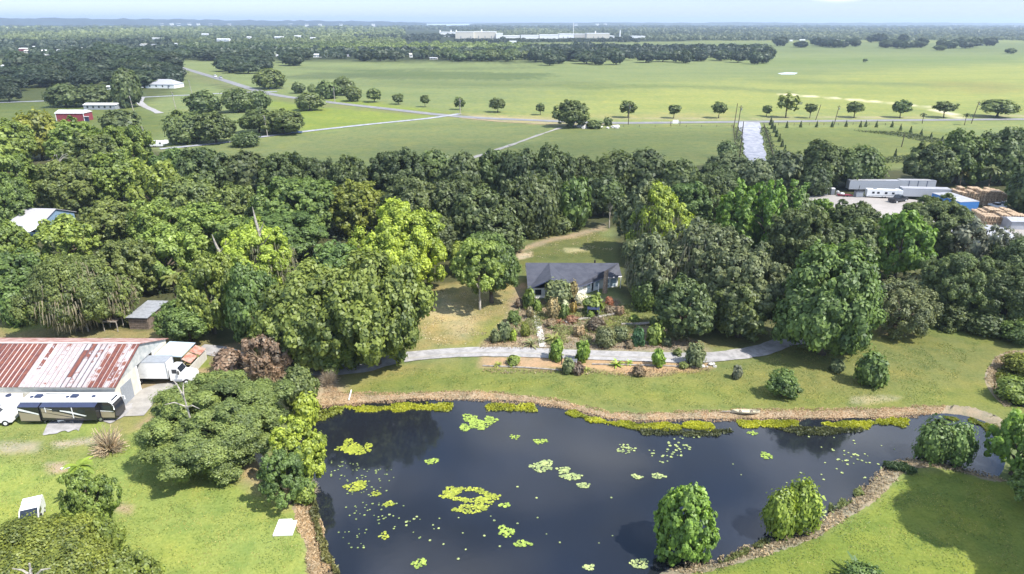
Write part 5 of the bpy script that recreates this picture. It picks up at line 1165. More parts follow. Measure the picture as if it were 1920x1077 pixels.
# ------------------------------------------------------------------ grey roofed building in the left wood
r = empty('grey_roofed_house', (P(50,442).x, P(50,442).y, 0), R_(-4), 'pale grey metal roofed building half hidden in the left wood', 'building'); mp = mpp(50,442)
wv = 60*mp/2; MB().extr_x([(0,0),(0,3.0),(7,5.6),(14,3.0),(14,0)], -wv, wv).build('wall', mat('blue_wall',(0.20,0.30,0.42),0.7,var=0.2), r)
MB().slab([(-wv-.4,-0.6,2.9),(wv+.4,-0.6,2.9),(wv+.4,7,5.8),(-wv-.4,7,5.8)],0.15).slab([(-wv-.4,7,5.8),(wv+.4,7,5.8),(wv+.4,14.6,2.9),(-wv-.4,14.6,2.9)],0.15).build('roof', mat('pale_tin',(0.40,0.39,0.42),0.5,var=0.1), r)
MB().slab([(wv*0.1,-4.5,2.4),(wv+.2,-4.0,2.4),(wv+.4,-0.7,2.85),(wv*0.1,-0.7,2.85)],0.12).build('porch_roof', M['white'], r)
for x in (-3,1.5): MB().box(x,x+1.2,-0.05,0.0,1.0,2.2).build('window', M['glass'], r)
# ------------------------------------------------------------------ small buildings of the middle distance
def gable_house(xb, yb, wpx, dm, wall_h, rise, label, wallc, roofc, rz=0.0, name='farmhouse', cat='house', nwin=3, hip=False, door=True):
    g = P(xb, yb); wv = wpx*mpp(xb, yb)/2; r = empty(name, (g.x, g.y, 0), R_(rz), label, cat)
    MB().box(-wv, wv, 0, dm, 0, wall_h).build('wall', M[wallc] if isinstance(wallc, str) else wallc, r)
    e = 0.4; k = wv*0.55 if hip else 0
    b = MB(); b.add([(-wv-e,-e,wall_h),(wv+e,-e,wall_h),(wv+e,dm+e,wall_h),(-wv-e,dm+e,wall_h),(-wv-e+k,dm/2,wall_h+rise),(wv+e-k,dm/2,wall_h+rise)], [(0,1,5,4),(1,2,5),(2,3,4,5),(3,0,4),(0,3,2,1)])
    b.build('roof', M[roofc] if isinstance(roofc, str) else roofc, r)
    for i in range(nwin): x = -wv + (i+0.7)*2*wv/(nwin+0.5); MB().box(x-0.6, x+0.6, -0.05, 0, wall_h*0.35, wall_h*0.8).build('window', M['glass'], r)
    if door: MB().box(wv*0.55, wv*0.55+1.1, -0.06, 0, 0, wall_h*0.78).build('door', M['grey'], r)
    return r
M['redwall'] = mat('red_siding', (0.24,0.045,0.06), 0.7, var=0.15); M['pale_roof'] = mat('pale_shingle', (0.40,0.40,0.43), 0.7, var=0.12)
rb = gable_house(133, 228, 52, 9, 4.6, 1.4, 'red barn with a white metal roof in the left pasture', 'redwall', 'white', 1.5, 'red_barn', 'barn', 0, door=False)
MB().box(8.2,10.6,-0.06,0,0,2.6).build('door', M['navy'], rb); MB().box(8.0,10.8,-0.5,0,2.7,2.9).build('door_canopy', M['white'], rb)
wv = 52*mpp(133,228)/2; MB().box(-wv-.05,-wv+.25,-0.08,0.02,0,4.6).box(wv-.25,wv+.05,-0.08,0.02,0,4.6).build('corner_trim', M['white'], rb)
gable_house(187, 206, 58, 8, 3.0, 0.9, 'long low white mobile home behind the red barn', 'grey', 'white', 1.5, 'mobile_home', 'mobile home', 5)
gable_house(198, 189, 18, 5, 2.6, 0.6, 'small white shed behind the mobile home', 'white', 'white', 1.5, 'small_shed', 'shed', 1)
gable_house(300, 166, 56, 16, 3.2, 3.8, 'wide white house with a pale grey hip roof by the lane', 'white', 'pale_roof', -5, 'farmhouse', 'house', 4, True)
def trailer_rv(xb, yb, wpx, label, rz=0, name='camper', cat='camper', h=2.9):
    g = P(xb, yb); L = wpx*mpp(xb, yb); r = empty(name, (g.x, g.y, 0), R_(rz), label, cat)
    MB().extr_y([(-L/2,0.6),(-L/2,h),(L*0.33,h),(L*0.36,h+0.2),(L*0.5,h+0.1),(L*0.5,1.7),(L*0.34,1.5),(L*0.32,0.6)], 0, 2.5).build('body', M['white'], r)
    for q in (-0.36,-0.22,0.0,0.2): MB().box(L*q,L*q+0.8,-0.03,0,h*0.55,h*0.78).build('window', M['glass'], r)
    MB().box(-L*0.3,-L*0.3+0.9,0.8,1.7,h,h+0.3,0.05).build('air_conditioner', M['grey'], r); MB().poly([(-L*0.45,-0.02,0.9),(L*0.3,-0.02,1.1),(L*0.3,-0.02,1.25),(-L*0.45,-0.02,1.0)]).build('stripe', M['grey'], r)
    for q in (-0.05,0.03): wheel(r, L*q, 0.1, 0.38, 0.22, rim=False)
    return r
trailer_rv(290, 277, 46, 'white fifth wheel camper at the top edge of the left wood', 4)
trailer_rv(1657, 373, 62, 'white fifth wheel camper with dark windows in the storage yard', -10)
g = P(258, 256); r = empty('covered_boat', (g.x, g.y, 0), R_(30), 'grey covered boat beside the pasture tree', 'boat'); MB().blob((0,0,1.6),(3.0,1.3,1.5),3,0.08,12,8).build('cover', M['concrete'], r, True); MB().box(-2.6,3.6,-0.6,0.6,0.3,0.5).build('trailer', M['black'], r)
# distant village houses
vh = [(46,96,20,'red walled building with a white roof at the far left edge of the village','redwall','white',5),(51,100,12,'cream hall beside the red walled building','cream','cream',5),(84,104,9,'bright white narrow building right of the red hall','white','white',8),
      (63,90,9,'small white roof behind the red walled building','white','white',3),(115,96,16,'low white house in the village trees','white','white',2.4),(106,108,10,'little white house under the village trees','white','white',2.4),(9,127,16,'white house half hidden at the left frame edge','white','white',3),
      (155,92,7,'tiny pale house left of centre in the village','white','white',2.5),(132,155,10,'small pale roof among the village oaks','concrete','concrete',2.2),(203,168,8,'white van sized shed between two oaks','white','white',2.6),(211,172,6,'tiny white shed right of the van sized shed','white','white',2),
      (268,86,14,'cream roofed house left of the highway end','white','cream',4),(290,86,12,'second cream roofed house left of the highway end','cream','pale_roof',3),(295,74,20,'long white building beyond the village','white','white',4),(385,66,14,'distant white hall in the green woods','white','white',5),
      (418,78,26,'large white shed complex right of the village','white','white',7),(466,73,8,'bright white barn right of the shed complex','white','white',6),(523,72,18,'white roofed house in the far green woods','white','white',5),(560,70,16,'second white roofed house in the far green woods','white','white',5),
      (586,73,9,'small white building right of the white roofs','white','white',4),(594,108,14,'white two storey farmhouse against the dark woods','white','white',5),(520,107,5,'tiny white shed left of the two storey farmhouse','white','white',3),(652,107,7,'small grey shed at the wood edge','concrete','pale_roof',3),
      (812,112,14,'low pale stable at the pasture edge','concrete','pale_roof',3),(771,108,6,'white pointed shed by the yellow clearing','white','cream',6),(330,84,10,'white house tucked above the highway','white','white',3),(113,45.5+8,6,'far white speck of a house on the left rise','white','white',9),
      (1484,78,5,'tiny white roof in the distant tree line, left one','white','white',4),(1505,77,10,'white roofs in the middle of the distant tree line','white','white',4),(1572,77,5,'tiny white roof in the distant tree line, right one','white','white',4),(1840,86,8,'small pale farm building at the far right tree line','concrete','white',4)]
for x, y, wpx, lb, wc, rc, hh in vh: gable_house(x, y, wpx, 9, hh*0.75, hh*0.3, lb, wc, rc, random.uniform(-15, 15), 'village_house', 'house', 2, door=False)
# far town specks
for i, (x, y) in enumerate(((304,52),(322,51),(335,52),(355,50),(372,51),(395,53),(430,52),(545,52),(575,53),(600,52),(640,52),(700,52),(1080,50),(1120,49.5),(1135,49),(1790,52),(1905,54))):
    g = P(x, y); mp = depth(g)/F0; r = empty('town_building', (g.x, g.y, 0), 0, '%s pale building from the left of the far town below the horizon' % ordn(i), 'building', 'pale buildings of the far town')
    MB().box(-3*mp, 3*mp, 0, 3*mp, 0, 20*random.uniform(0.7,1.3)).build('wall', M['white'], r); MB().box(-3.2*mp,3.2*mp,-0.2*mp,3.2*mp,26,28).build('roof', M['white'], r)
# ------------------------------------------------------------------ warehouses on the plain
def warehouse(x0, x1, yb, yt, label, c='white', towers=(), doors=(), rz=0, dm=60):
    g = P((x0+x1)/2, yb); mp = depth(g)/F0; wv = (x1-x0)/2*mp; h = (yb-yt)*mp; r = empty('warehouse', (g.x, g.y, 0), R_(rz), label, 'warehouse')
    MB().box(-wv, wv, 0, dm, 0, h).build('wall', M[c], r); MB().box(-wv-0.5, wv+0.5, -0.5, dm+0.5, h, h+1).build('roof', M['white'], r)
    for t, tw, th in towers: MB().box(-wv+2*wv*t-tw*mp, -wv+2*wv*t+tw*mp, 3, 3+2*tw*mp, h+1, h+1+th*mp).build('roof_tower', M['white'], r)
    for t in doors: MB().box(-wv+2*wv*t-0.8*mp, -wv+2*wv*t+0.8*mp, -0.6, 0, 0, h*0.4).build('loading_door', M['grey'], r)
    return r
warehouse(854,888,73,61.5,'tall cream warehouse, left of the joined white pair','cream',((0.05,1.2,3.5),(0.5,1.0,0.1)),(0.3,0.85)); warehouse(889,930,72.5,61,'cream warehouse right of the joined pair with a roof tower','cream',((0.35,1.0,4.2),),(0.2,0.5,0.8))
warehouse(824,853,69,61.5,'low white wing with two stacks left of the cream warehouses','white',((0.05,1,3.5),(0.75,1.2,4)),()); warehouse(930,942,73,64,'small white wing at the right of the cream warehouses')
warehouse(943,975,72,68,'long low white depot, left part'); warehouse(977,1010,73,67.5,'long low white depot, middle part'); warehouse(1012,1047,73,66.5,'long low white depot, right part')
warehouse(1048,1076,72,65,'white hall at the foot of the slender mast','white',(),(0.3,0.6)); warehouse(1077,1098,71,65,'grey roofed hall between the mast and the boxy warehouse','concrete'); warehouse(1100,1143,72,64.0,'boxy cream warehouse with one roof tower','cream',((0.38,1.2,4),),(0.3,0.5,0.7)); warehouse(1144,1152,71,68.5,'little white annex right of the boxy warehouse')
warehouse(1186,1212,71.5,69,'low white shed far right of the warehouses'); warehouse(955,968,82,79,'small white roof below the warehouses')
def mast(x, yb, yt, wpx, label, cat='tower', mt_='white'):
    g = P(x, yb); mp = depth(g)/F0; h = (yb-yt)*mp; r = empty('mast' if wpx < 2 else 'water_tower', (g.x, g.y, 0), 0, label, cat); MB().cyl((0,0,0),(0,0,h),wpx/2*mp,wpx/2*mp*0.8,10).build('shaft', M[mt_], r); MB().cyl((0,0,h),(0,0,h*1.02),wpx*0.6*mp,n=10).build('cap', M[mt_], r)
mast(1074.5,72,45,1.1,'slender white mast above the warehouses'); mast(1162,69,57,2.8,'white cylindrical tower right of the warehouses')
# ------------------------------------------------------------------ storage yard on the right
def box_trailer(x, y, wpx, label, body='white', rz=0, h=2.7, w_=2.5, name='box_trailer', roofc='white', wheels=True, ribs=0, cat='trailer', z0=1.0):
    g = P(x, y); L = wpx*mpp(x, y); r = empty(name, (g.x, g.y, 0), R_(rz), label, cat)
    MB().box(-L/2, L/2, 0, w_, z0, z0+h).build('body', M[body], r); MB().box(-L/2-.03, L/2+.03, -.03, w_+.03, z0+h, z0+h+.06).build('roof', M[roofc], r)
    for k in range(ribs): xx = -L/2 + (k+1)*L/(ribs+1); MB().box(xx-.1, xx+.1, -.05, 0, z0, z0+h).build('panel_joint', M['navy'], r)
    if wheels:
        for q in (0.3, 0.38):
            for yy in (0.15, w_-0.15): wheel(r, L*q, yy, 0.48, 0.25, rim=False)
        MB().box(-L*0.3,-L*0.3+0.15,0.3,0.45,0,z0).box(-L*0.3,-L*0.3+0.15,w_-0.45,w_-0.3,0,z0).build('landing_leg', M['black'], r); MB().box(-L/2,L/2,0.5,w_-0.5,z0-0.25,z0).build('chassis', M['black'], r)
    return r
M['bluebox'] = mat('blue_sheet', (0.06,0.19,0.45), 0.5, var=0.12); M['white_shaded'] = mat('white_shaded_paint', (0.42,0.42,0.44), 0.6, var=0.2, vscale=0.6); M['greybox'] = mat('trailer_grey_shaded', (0.42,0.43,0.46), 0.6, var=0.1)  # yard white and trailer grey darkened, the yard's shade put into the paint
box_trailer(1637,361,92,'long white semi trailer at the back of the storage yard','greybox',-2,3.0,2.6,roofc='white_shaded'); box_trailer(1718,360,66,'grey paneled trailer right of the long white semi trailer','greybox',-2,2.9,2.6,ribs=3,roofc='white_shaded')
box_trailer(1735,375,86,'white trailer roof showing above the oak in the storage yard','greybox',-6,2.6,3.5,roofc='white_shaded'); 
r = empty('blue_trailer', (P(1808,403).x, P(1808,403).y, 0), R_(8), 'blue ended trailer with a long white roof beside the pallets', 'trailer'); mpx = mpp(1808,403)
MB().box(-15*mpx,25*mpx,0,12,0.8,4.0).build('body', M['bluebox'], r); MB().box(-15*mpx-.05,25*mpx+.05,-.05,12.05,4.0,4.1).build('roof', M['white_shaded'], r); MB().box(-12*mpx,20*mpx,1,11,0.4,0.8).build('chassis', M['black'], r)
for q in (-10,15):
    for y in (2,10): wheel(r, q*mpx, y, 0.45, 0.3, rim=False)
for i, (x, s) in enumerate(((1549,'left'),(1561,'right'))):
    g = P(x, 366); r = empty('portable_toilet', g, R_(-5), '%s grey portable toilet with a white cap at the yard edge' % s, 'portable toilet', 'portable toilets at the yard edge'); MB().box(-0.6,0.6,0,1.2,0,2.1).build('cabin', M['grey'], r); MB().box(-0.65,0.65,-0.05,1.25,2.1,2.35,0.2).build('roof', M['white'], r); MB().box(-0.4,0.4,-0.04,0,0.15,1.95).build('door', M['chrome'], r)
g = P(1570,366); r = empty('white_tank', g, 0, 'short white tank next to the portable toilets', 'tank'); MB().cyl((0,0,0),(0,0,1.3),0.6,n=14).build('tank', M['concrete'], r); MB().cyl((0,0,1.3),(0,0,1.5),0.3,n=10).build('lid', M['white'], r)
g = P(1585,370); r = empty('flat_trailer', g, R_(-8), 'low dark red trailer carrying a white load', 'trailer'); MB().box(-2.4,2.4,0,1.8,0.5,0.7).build('deck', M['redwall'], r); MB().blob((-1,0.8,1.0),(0.9,0.6,0.4),4,0.2).build('load', M['white'], r, True)
for x in (-0.5,0.6):
    for y in (0,1.8): wheel(r, x, y, 0.35, 0.2, rim=False)
g = P(1611,371); r = empty('equipment_crate', g, R_(4), 'dark framed grey machine box between the trailer and the camper', 'machine box'); MB().box(-1.2,1.2,0,1.6,0.3,2.2).build('box', M['grey'], r); MB().box(-1.4,1.4,-0.2,1.8,2.2,2.35).build('lid', M['black'], r); MB().cyl((-0.2,0.8,2.3),(-0.1,0.8,4.0),0.08).build('stack', M['black'], r)
M['darkpaint'] = mat('dark_truck_paint', (0.02,0.025,0.035), 0.25, spec=0.7); M['bluecar'] = mat('blue_car_paint', (0.08,0.12,0.25), 0.3, spec=0.6)
g = P(1683,379); pickup((g.x, g.y, 0), R_(28), 'dark pickup parked in front of the white camper in the storage yard', 'darkpaint', s=1.25)
pal_ = mat('pallet_wood', (0.66,0.50,0.33), 0.9, rgb2=(0.30,0.20,0.13), vscale=2.2, lo=0.42, hi=0.58)
def pallets(x, y, wpx, dm, nst, lay, label, rz, seed, stacks=2):
    """rows of pallet stacks; each stack one thing made of slatted layers"""
    g = P(x, y); L = wpx*mpp(x, y); rd = random.Random(seed); cell = L/nst; proto = {}
    for j in range(stacks):
        for i in range(nst):
            n = lay + rd.choice((-2,-1,0,1)); 
            r = empty('pallet_stack', (g.x, g.y, 0), R_(rz), label % (ordn(i), 'facing' if j == 0 else 'rear'), 'pallet stack', 'stacked wooden pallets')
            off = Matrix.Rotation(R_(rz), 3, 'Z') @ Vector((-L/2+(i+0.5)*cell, (j+0.5)*dm/stacks, 0)); r.location = (g.x+off.x, g.y+off.y, 0)
            if n not in proto:
                b = MB(); hw = cell*0.47; hd = dm/stacks*0.47; rr2 = random.Random(n)
                for k in range(n):
                    z = k*0.3; jx, jy = rr2.uniform(-.12,.12), rr2.uniform(-.12,.12)
                    for q in (-1,0,1): b.box(q*hw*0.9-0.1+jx, q*hw*0.9+0.1+jx, -hd+jy, hd+jy, z, z+0.16)
                    for q in range(5): yy = -hd + (q+0.5)*2*hd/5; b.box(-hw+jx, hw+jx, yy-hd*0.15+jy, yy+hd*0.15+jy, z+0.165, z+0.22)
                proto[n] = b.build('pallets', pal_, r).data
            else: link('pallets', proto[n], None, r)
pallets(1838,386,84,7,9,15,'%s tan pallet stack from the left, %s line, in front of the dark wood',-12,1); pallets(1885,424,76,9,8,11,'%s brown pallet stack from the left, %s line, at the right frame edge',-8,2)
r = gable_house(1845,470,110,14,3.0,1.2,'long white roofed shed behind the silvery tree','concrete','white_shaded',-4,'white_shed','shed',3); gable_house(1925,432,60,5,2.5,0.6,'low white roof at the right frame edge under the pallets','white_shaded','white_shaded',-4,'white_shed','shed',1)
for i, (x, y) in enumerate(((1873,382),(1880,388),(1868,390),(1905,383))): 
    g = P(x, y); pickup((g.x, g.y, 0), R_(20+i*40), ['white car parked right of the pallet stacks','pale car nearest the front pallet row','small white car touching the tan pallets','dark car at the right frame edge of the yard'][i], 'darkpaint' if i == 3 else 'white', 'car', 0.9, 'car', False, False)
g = P(1848,402); r = empty('scrap_heap', g, 0, 'dark scrap heap between the blue trailer and the pallets', 'scrap'); MB().blob((0,0,0.8),(2.4,1.5,1.0),8,0.4).build('scrap', M['black'], r); MB().cyl((1,0,0.8),(2.2,0,2.4),0.15).build('pipe', M['chrome'], r)
g = P(1846,418); r = empty('ramp_plate', g, R_(-5), 'grey sheet leaning beside the front pallets', 'sheet'); MB().slab([(-2,0,0.1),(2,0,0.1),(2,2.5,1.6),(-2,2.5,1.6)],0.08).build('sheet', M['greybox'], r)
# ------------------------------------------------------------------ cars on the roads
def ycar(x, y, rz, label, paint, s=1.0): g = P(x, y, 0.16); pickup((g.x, g.y, 0.17), R_(rz), label, paint, 'car', s, 'car', False, False)
ycar(404,145,118,'white car farthest up the highway','white',1.3); ycar(414,148,118,'grey car following on the highway','greybox',1.3); ycar(507,167,120,'blue car on the highway by the dark oaks','bluecar',1.2); ycar(557,250.5,20,'dark blue car on the pale side road','bluecar',0.95); ycar(320,161,10,'white car in front of the hip roofed house','white',1.0); ycar(445,204,10,'pale car under the field oaks','white',1.0); ycar(262,166,30,'pale car left of the hip roofed house','white',1.0)
# ------------------------------------------------------------------ poles
def pole(xb, yb, xt, yt, label, arm=True, mt_='pale_bark', group='power poles'):
    g = P(xb, yb); zt = zat(g, xt, yt); mp = mpp(xb, yb); r = empty('power_pole', (g.x, g.y, 0), 0, label, 'power pole', group); dx = (xt-xb)*mp*0.5
    MB().cyl((0,0,-0.2),(dx,0,zt),0.24,0.17,8).build('shaft', M[mt_], r)
    if arm: MB().box(dx-1.1,dx+1.1,-0.08,0.08,zt-0.9,zt-0.7).build('crossarm', M['bark'], r); MB().cyl((dx+0.4,-0.2,zt-2.3),(dx+0.4,-0.2,zt-1.3),0.28,n=8).build('transformer', M['chrome'], r)
for i, (a, b, c, d, lb, dk) in enumerate([(252,214,246,180,'pale pole left of the curved farm track',0),(331,209,325,172,'pale pole on the lane below the hip roofed house',0),(272,261,268,237,'pale pole beside the white camper',0),(360,176,355,150,'slim pole right of the hip roofed house',0),(502,256,497,216,'pole by the side road oaks',0),
      (628,192,627,163,'pole on the highway behind the field oaks',0),(863,213,862,185,'pole at the side road junction',0),(1380,262,1384,198,'taller pole left of the white drive',1),(1376,240,1379,194,'thin pole behind the taller one by the white drive',1),(1178,234,1178,196,'pole near the lone field oak',1),
      (1529,226,1540,196,'leaning thin pole right of the white drive',1),(1564,234,1571,198,'dark pole along the field fence',1),(1821,232,1831,190,'tall dark pole before the widest roadside tree',1),(1690,276,1693,250,'thin pole standing inside the fenced field',1),(1386,300,1385,228,'wire pole on the left verge of the white drive',1)]):
    pole(a, b, c, d, lb, arm=i not in (8, 10, 13, 14), mt_='bark' if dk else 'pale_bark')
# sign boards, fence
g = P(1266,236); r = empty('field_sign', g, 0, 'small white sign board on two posts by the highway', 'sign'); MB().box(-1.6,1.6,0,0.1,1.2,3.2).build('board', M['white'], r)
for x in (-2.6,2.6): MB().box(x-0.12,x+0.12,0,0.15,0,2.4).build('post', M['bark'], r)
def fence(pts, h, step, label, mt_='bark'):
    q = resamp(PP(pts), max(3, int(sum(math.hypot(b[0]-a[0], b[1]-a[1]) for a, b in zip(PP(pts)[:-1], PP(pts)[1:]))/step))); o_ = q[0]; r = empty('field_fence', (o_[0], o_[1], 0), 0, label, 'fence'); rl = MB()
    for i, (x, y) in enumerate(q):
        MB().box(x-o_[0]-0.08, x-o_[0]+0.08, y-o_[1]-0.08, y-o_[1]+0.08, 0, h).build('post', M[mt_], r)
        if i: a = q[i-1]; 
        if i:
            for z in (h*0.45, h*0.85): rl.cyl((a[0]-o_[0], a[1]-o_[1], z), (x-o_[0], y-o_[1], z), 0.05, n=4, caps=False)
    rl.build('rails', M[mt_], r)
fence([(1430,235),(1500,236),(1600,235),(1690,237)], 1.5, 4, 'dark post and rail fence between the highway and the cedar field'); fence([(1432,236),(1440,262),(1450,296)], 1.5, 3, 'dark fence running down beside the white gravel drive'); fence([(1374,236),(1377,262),(1380,300)], 1.4, 4, 'wire fence on the left of the white gravel drive')
fence([(1140,238),(1260,239),(1372,238)], 1.2, 7, 'thin wire fence along the highway above the pasture field')
# ------------------------------------------------------------------ garden plants
S_ = lambda x0, y0, x1, y1, c, lb: tree_box(x0, y0, x1, y1, 'shrub', c, lb, hb=0.0)
S_(918,618,938,644,'S','small grey green shrub at the left end of the garden'); S_(931,606,958,642,'S','bluish grey rounded shrub beside the drive, left garden'); S_(955,620,970,641,'L','lime shrub pressed against the bluish grey shrub'); S_(975,606,993,632,'Y','yellow green shrub left of the garden walk')
S_(950,583,975,606,'G','green shrub on the garden corner near the tan lawn'); S_(980,540,1006,585,'V','leafy shrub against the left corner of the house'); S_(1018,525,1075,575,'S','broad pale shrub before the front gable'); S_(1062,528,1086,566,(0.24,0.20,0.10),'tall straw green shrub before the house roof')
S_(1046,572,1068,600,'G','dark green rounded shrub right of the garden walk'); S_(1068,567,1082,590,(0.30,0.22,0.06),'small orange tinted shrub by the dark rounded shrub'); S_(1093,555,1130,592,'V','large green shrub before the white wall'); S_(1134,557,1150,574,(0.38,0.16,0.10),'red leaved bush at the right end of the white wall')
S_(1078,550,1100,572,(0.75,0.74,0.70),'white flowering bush beneath the white wall'); S_(1050,562,1066,580,(0.68,0.68,0.55),'smaller white flowering bush above the dark rounded shrub'); S_(1022,560,1050,600,(0.26,0.22,0.13),'dry tan ornamental grass clump right of the dark doorway')
S_(1112,612,1155,652,'S','pale sage shrub above the driveway'); S_(1148,612,1178,642,'S','grey green shrub behind the pale sage shrub'); S_(1186,617,1210,650,(0.06,0.13,0.06),'round blue green shrub above the driveway'); S_(1214,608,1245,648,'V','two toned green shrub at the right of the blue green one')
S_(1100,596,1135,622,(0.13,0.10,0.08),'purple brown shrub behind the sage shrubs'); S_(1252,605,1280,635,'S','grey shrub at the foot of the dark garden oak'); S_(1285,645,1325,688,'S','airy sage tree over the lower edge of the driveway')
S_(1030,632,1058,684,'B','tall leafy lime shrub left of the grey bench'); S_(1078,640,1106,682,'B','leafy lime shrub right of the grey bench'); S_(1052,672,1078,702,'S','grey green bush in front of the grey bench'); S_(1072,680,1096,702,(0.16,0.11,0.09),'brown purple bush right of the grey green bush')
S_(1222,654,1248,690,'B','green shrub on the lower edge of the driveway'); S_(950,666,976,686,'V','small rounded green shrub in the lower mulch strip'); S_(1184,685,1210,706,(0.20,0.15,0.11),'low dry brown clump in the lower mulch strip'); S_(1272,678,1292,692,'O','small olive clump near the rock pile')
S_(985,575,1002,598,(0.22,0.19,0.12),'dry brush left of the walk'); S_(1152,575,1170,592,(0.25,0.19,0.15),'dry brown brush at the right of the garden')
tuft(997,648,44,'spiky pale palm left of the garden walk by the drive',(0.20,0.21,0.12)); tuft(1038,640,44,'spiky yellow green palm right of the garden walk',(0.22,0.24,0.08)); tuft(1036,618,26,'small spiky palm behind the yellow green one',(0.15,0.18,0.08))
tuft(934,687,24,'lime bird nest plant at the left of the lower mulch strip',(0.24,0.28,0.06)); tuft(1157,686,36,'bright lime fern clump, larger, in the lower mulch strip',(0.22,0.32,0.05)); tuft(1180,683,22,'bright lime fern clump, smaller, in the lower mulch strip',(0.22,0.32,0.05)); tuft(1100,696,22,'small yellow green plant at the foot of the lime shrub',(0.24,0.27,0.08))
tuft(1050,606,22,'reddish spiky plant near the garden walk',(0.24,0.12,0.08)); tuft(968,612,20,'small dark spiky plant near the tan lawn',(0.08,0.12,0.05))
S_(1180,590,1200,606,'V','small bright shrub on the upper grass terrace'); S_(1000,560,1016,590,'V','narrow shrub against the dark front door'); S_(1075,612,1096,632,(0.30,0.24,0.17),'tan dry shrub in the middle of the garden'); S_(1062,592,1084,606,(0.26,0.14,0.10),'reddish low shrub under the stone edging')
S_(1134,574,1152,590,(0.22,0.17,0.13),'brown shrub behind the swing frame'); S_(1100,582,1116,598,'V','low green shrub left of the swing frame'); S_(1240,632,1262,650,'S','sage clump right of the two toned shrub'); S_(1172,640,1188,654,(0.24,0.19,0.14),'dry clump between the sage and blue green shrubs')
S_(966,560,984,578,(0.24,0.17,0.14),'dry brown brush at the left corner of the house'); S_(960,590,978,604,'G','small green shrub above the little palms'); S_(1022,598,1044,614,(0.28,0.21,0.15),'dry grassy clump right of the walk'); S_(1262,655,1280,668,'O','olive clump at the upper edge of the driveway')
# ------------------------------------------------------------------ ground cover, litter and reeds (uncountable)
def strew(name, polys, n, size, color, label, seed, zoff=0.1, up=0.6, zr=0.25, water=False, parts_tint=(0.1, 0.9), zbase=None, clump=0.0):
    rs = np.random.RandomState(seed); Q = []; T = []
    areas = [abs(sum(p[i][0]*p[(i+1)%len(p)][1]-p[(i+1)%len(p)][0]*p[i][1] for i in range(len(p))))/2 for p in [PP(q) for q in polys]]; tot = sum(areas)
    for q, ar in zip(polys, areas):
        p = PP(q); xs_ = [a[0] for a in p]; ys_ = [a[1] for a in p]; k = int(n*ar/tot); m_ = k*4+50
        X = rs.uniform(min(xs_), max(xs_), m_); Y = rs.uniform(min(ys_), max(ys_), m_)
        d = sdpoly(X, Y, p); wob = vnoise(X*1.1, Y*1.1, seed)*0.9; ok = (d + wob*(0.95 if name == 'shore_weeds' else 0.5) < 0)
        if clump > 0: ok &= vnoise(X*0.9, Y*0.9, seed+3) > clump - rs.uniform(0, 0.25, m_)
        X = X[ok][:k]; Y = Y[ok][:k]
        Z = np.full(X.shape, WZ) if water else (np.maximum(zground(X, Y), WZ) if zbase is None else np.full(X.shape, zbase))
        Z = Z + zoff + rs.uniform(0, zr, len(X))
        nn = rand_dirs(rs, len(X)); nn[:, 2] = np.abs(nn[:, 2])*up + (0.2 if up > 0 else 0); nn /= np.linalg.norm(nn, axis=1, keepdims=True)
        Q.append(cards(rs, np.stack([X, Y, Z], 1), nn, size*rs.uniform(0.6, 1.4, len(X)), asp=0.45)); T.append(np.clip(0.5 + 0.35*vnoise(X*0.8, Y*0.8, seed+1) + rs.normal(scale=0.15, size=len(X)), *parts_tint))
    me = leaf_mesh(name, np.concatenate(Q), np.concatenate(T)); o = link(name, me); o.color = (*color, 1); return tag(o, label, kind='stuff')
YG = (0.33, 0.35, 0.025)
strew('shore_weeds', [[(640,760),(700,757),(770,755),(845,752),(850,760),(830,768),(780,766),(720,768),(660,770)]], 3600, 0.17, YG, 'yellow green weeds in the water along the left top shore', 1, 0.02, 0.8, 0.12, True, clump=-0.05)
strew('shore_weeds', [[(903,756),(940,754),(985,756),(1008,762),(1000,770),(960,768),(915,769)]], 1600, 0.15, YG, 'short raft of yellow green weeds at the top of the pond', 2, 0.03, 0.8, 0.2, True, clump=-0.1)
strew('shore_weeds', [[(1056,764),(1090,772),(1140,786),(1190,791),(1280,790),(1340,787),(1345,800),(1270,806),(1200,800),(1140,794),(1100,784),(1060,773)]], 8200, 0.18, YG, 'long yellow green weed bed below the middle of the straw shore', 3, 0.02, 0.8, 0.13, True, clump=-0.06)
strew('shore_weeds', [[(1382,785),(1460,786),(1500,788),(1500,798),(1440,800),(1385,797)],[(1540,788),(1600,787),(1690,782),(1712,780),(1712,790),(1650,798),(1600,802),(1545,796)]], 7200, 0.18, YG, 'yellow green weed bed below the right part of the straw shore', 4, 0.02, 0.8, 0.13, True, clump=-0.06)
strew('shore_weeds', [[(1770,778),(1830,784),(1872,798),(1884,816),(1870,812),(1840,795),(1790,787)]], 2600, 0.17, (0.17,0.20,0.03), 'weeds curving round the far right corner of the pond', 5, 0.02, 0.8, 0.13, True, clump=-0.06)
strew('shore_weeds', [[(600,765),(640,762),(640,775),(590,790),(560,800),(560,775)]], 1400, 0.2, (0.22,0.25,0.04), 'weeds at the left corner of the pond', 6, 0.03, 0.8, 0.4, True)
strew('weed_reflection', [[(1190,800),(1300,806),(1370,800),(1380,810),(1300,816),(1210,812)],[(1450,800),(1545,798),(1620,803),(1560,815),(1480,812)]], 2600, 0.2, (0.06,0.07,0.025), 'dark fringe of the yellow weed bed, mostly its reflection laid as leaf cards', 7, 0.02, 0.8, 0.2, True, clump=0.0)  # dark cards mostly paint the weeds' reflection on the water
strew('shore_brush', [[(588,930),(602,985),(614,1030),(640,1077),(630,1077),(600,1040),(585,990)]], 2600, 0.2, (0.13,0.13,0.05), 'olive brush along the left shore of the pond', 8, 0.05, 0.7, 0.5, False)
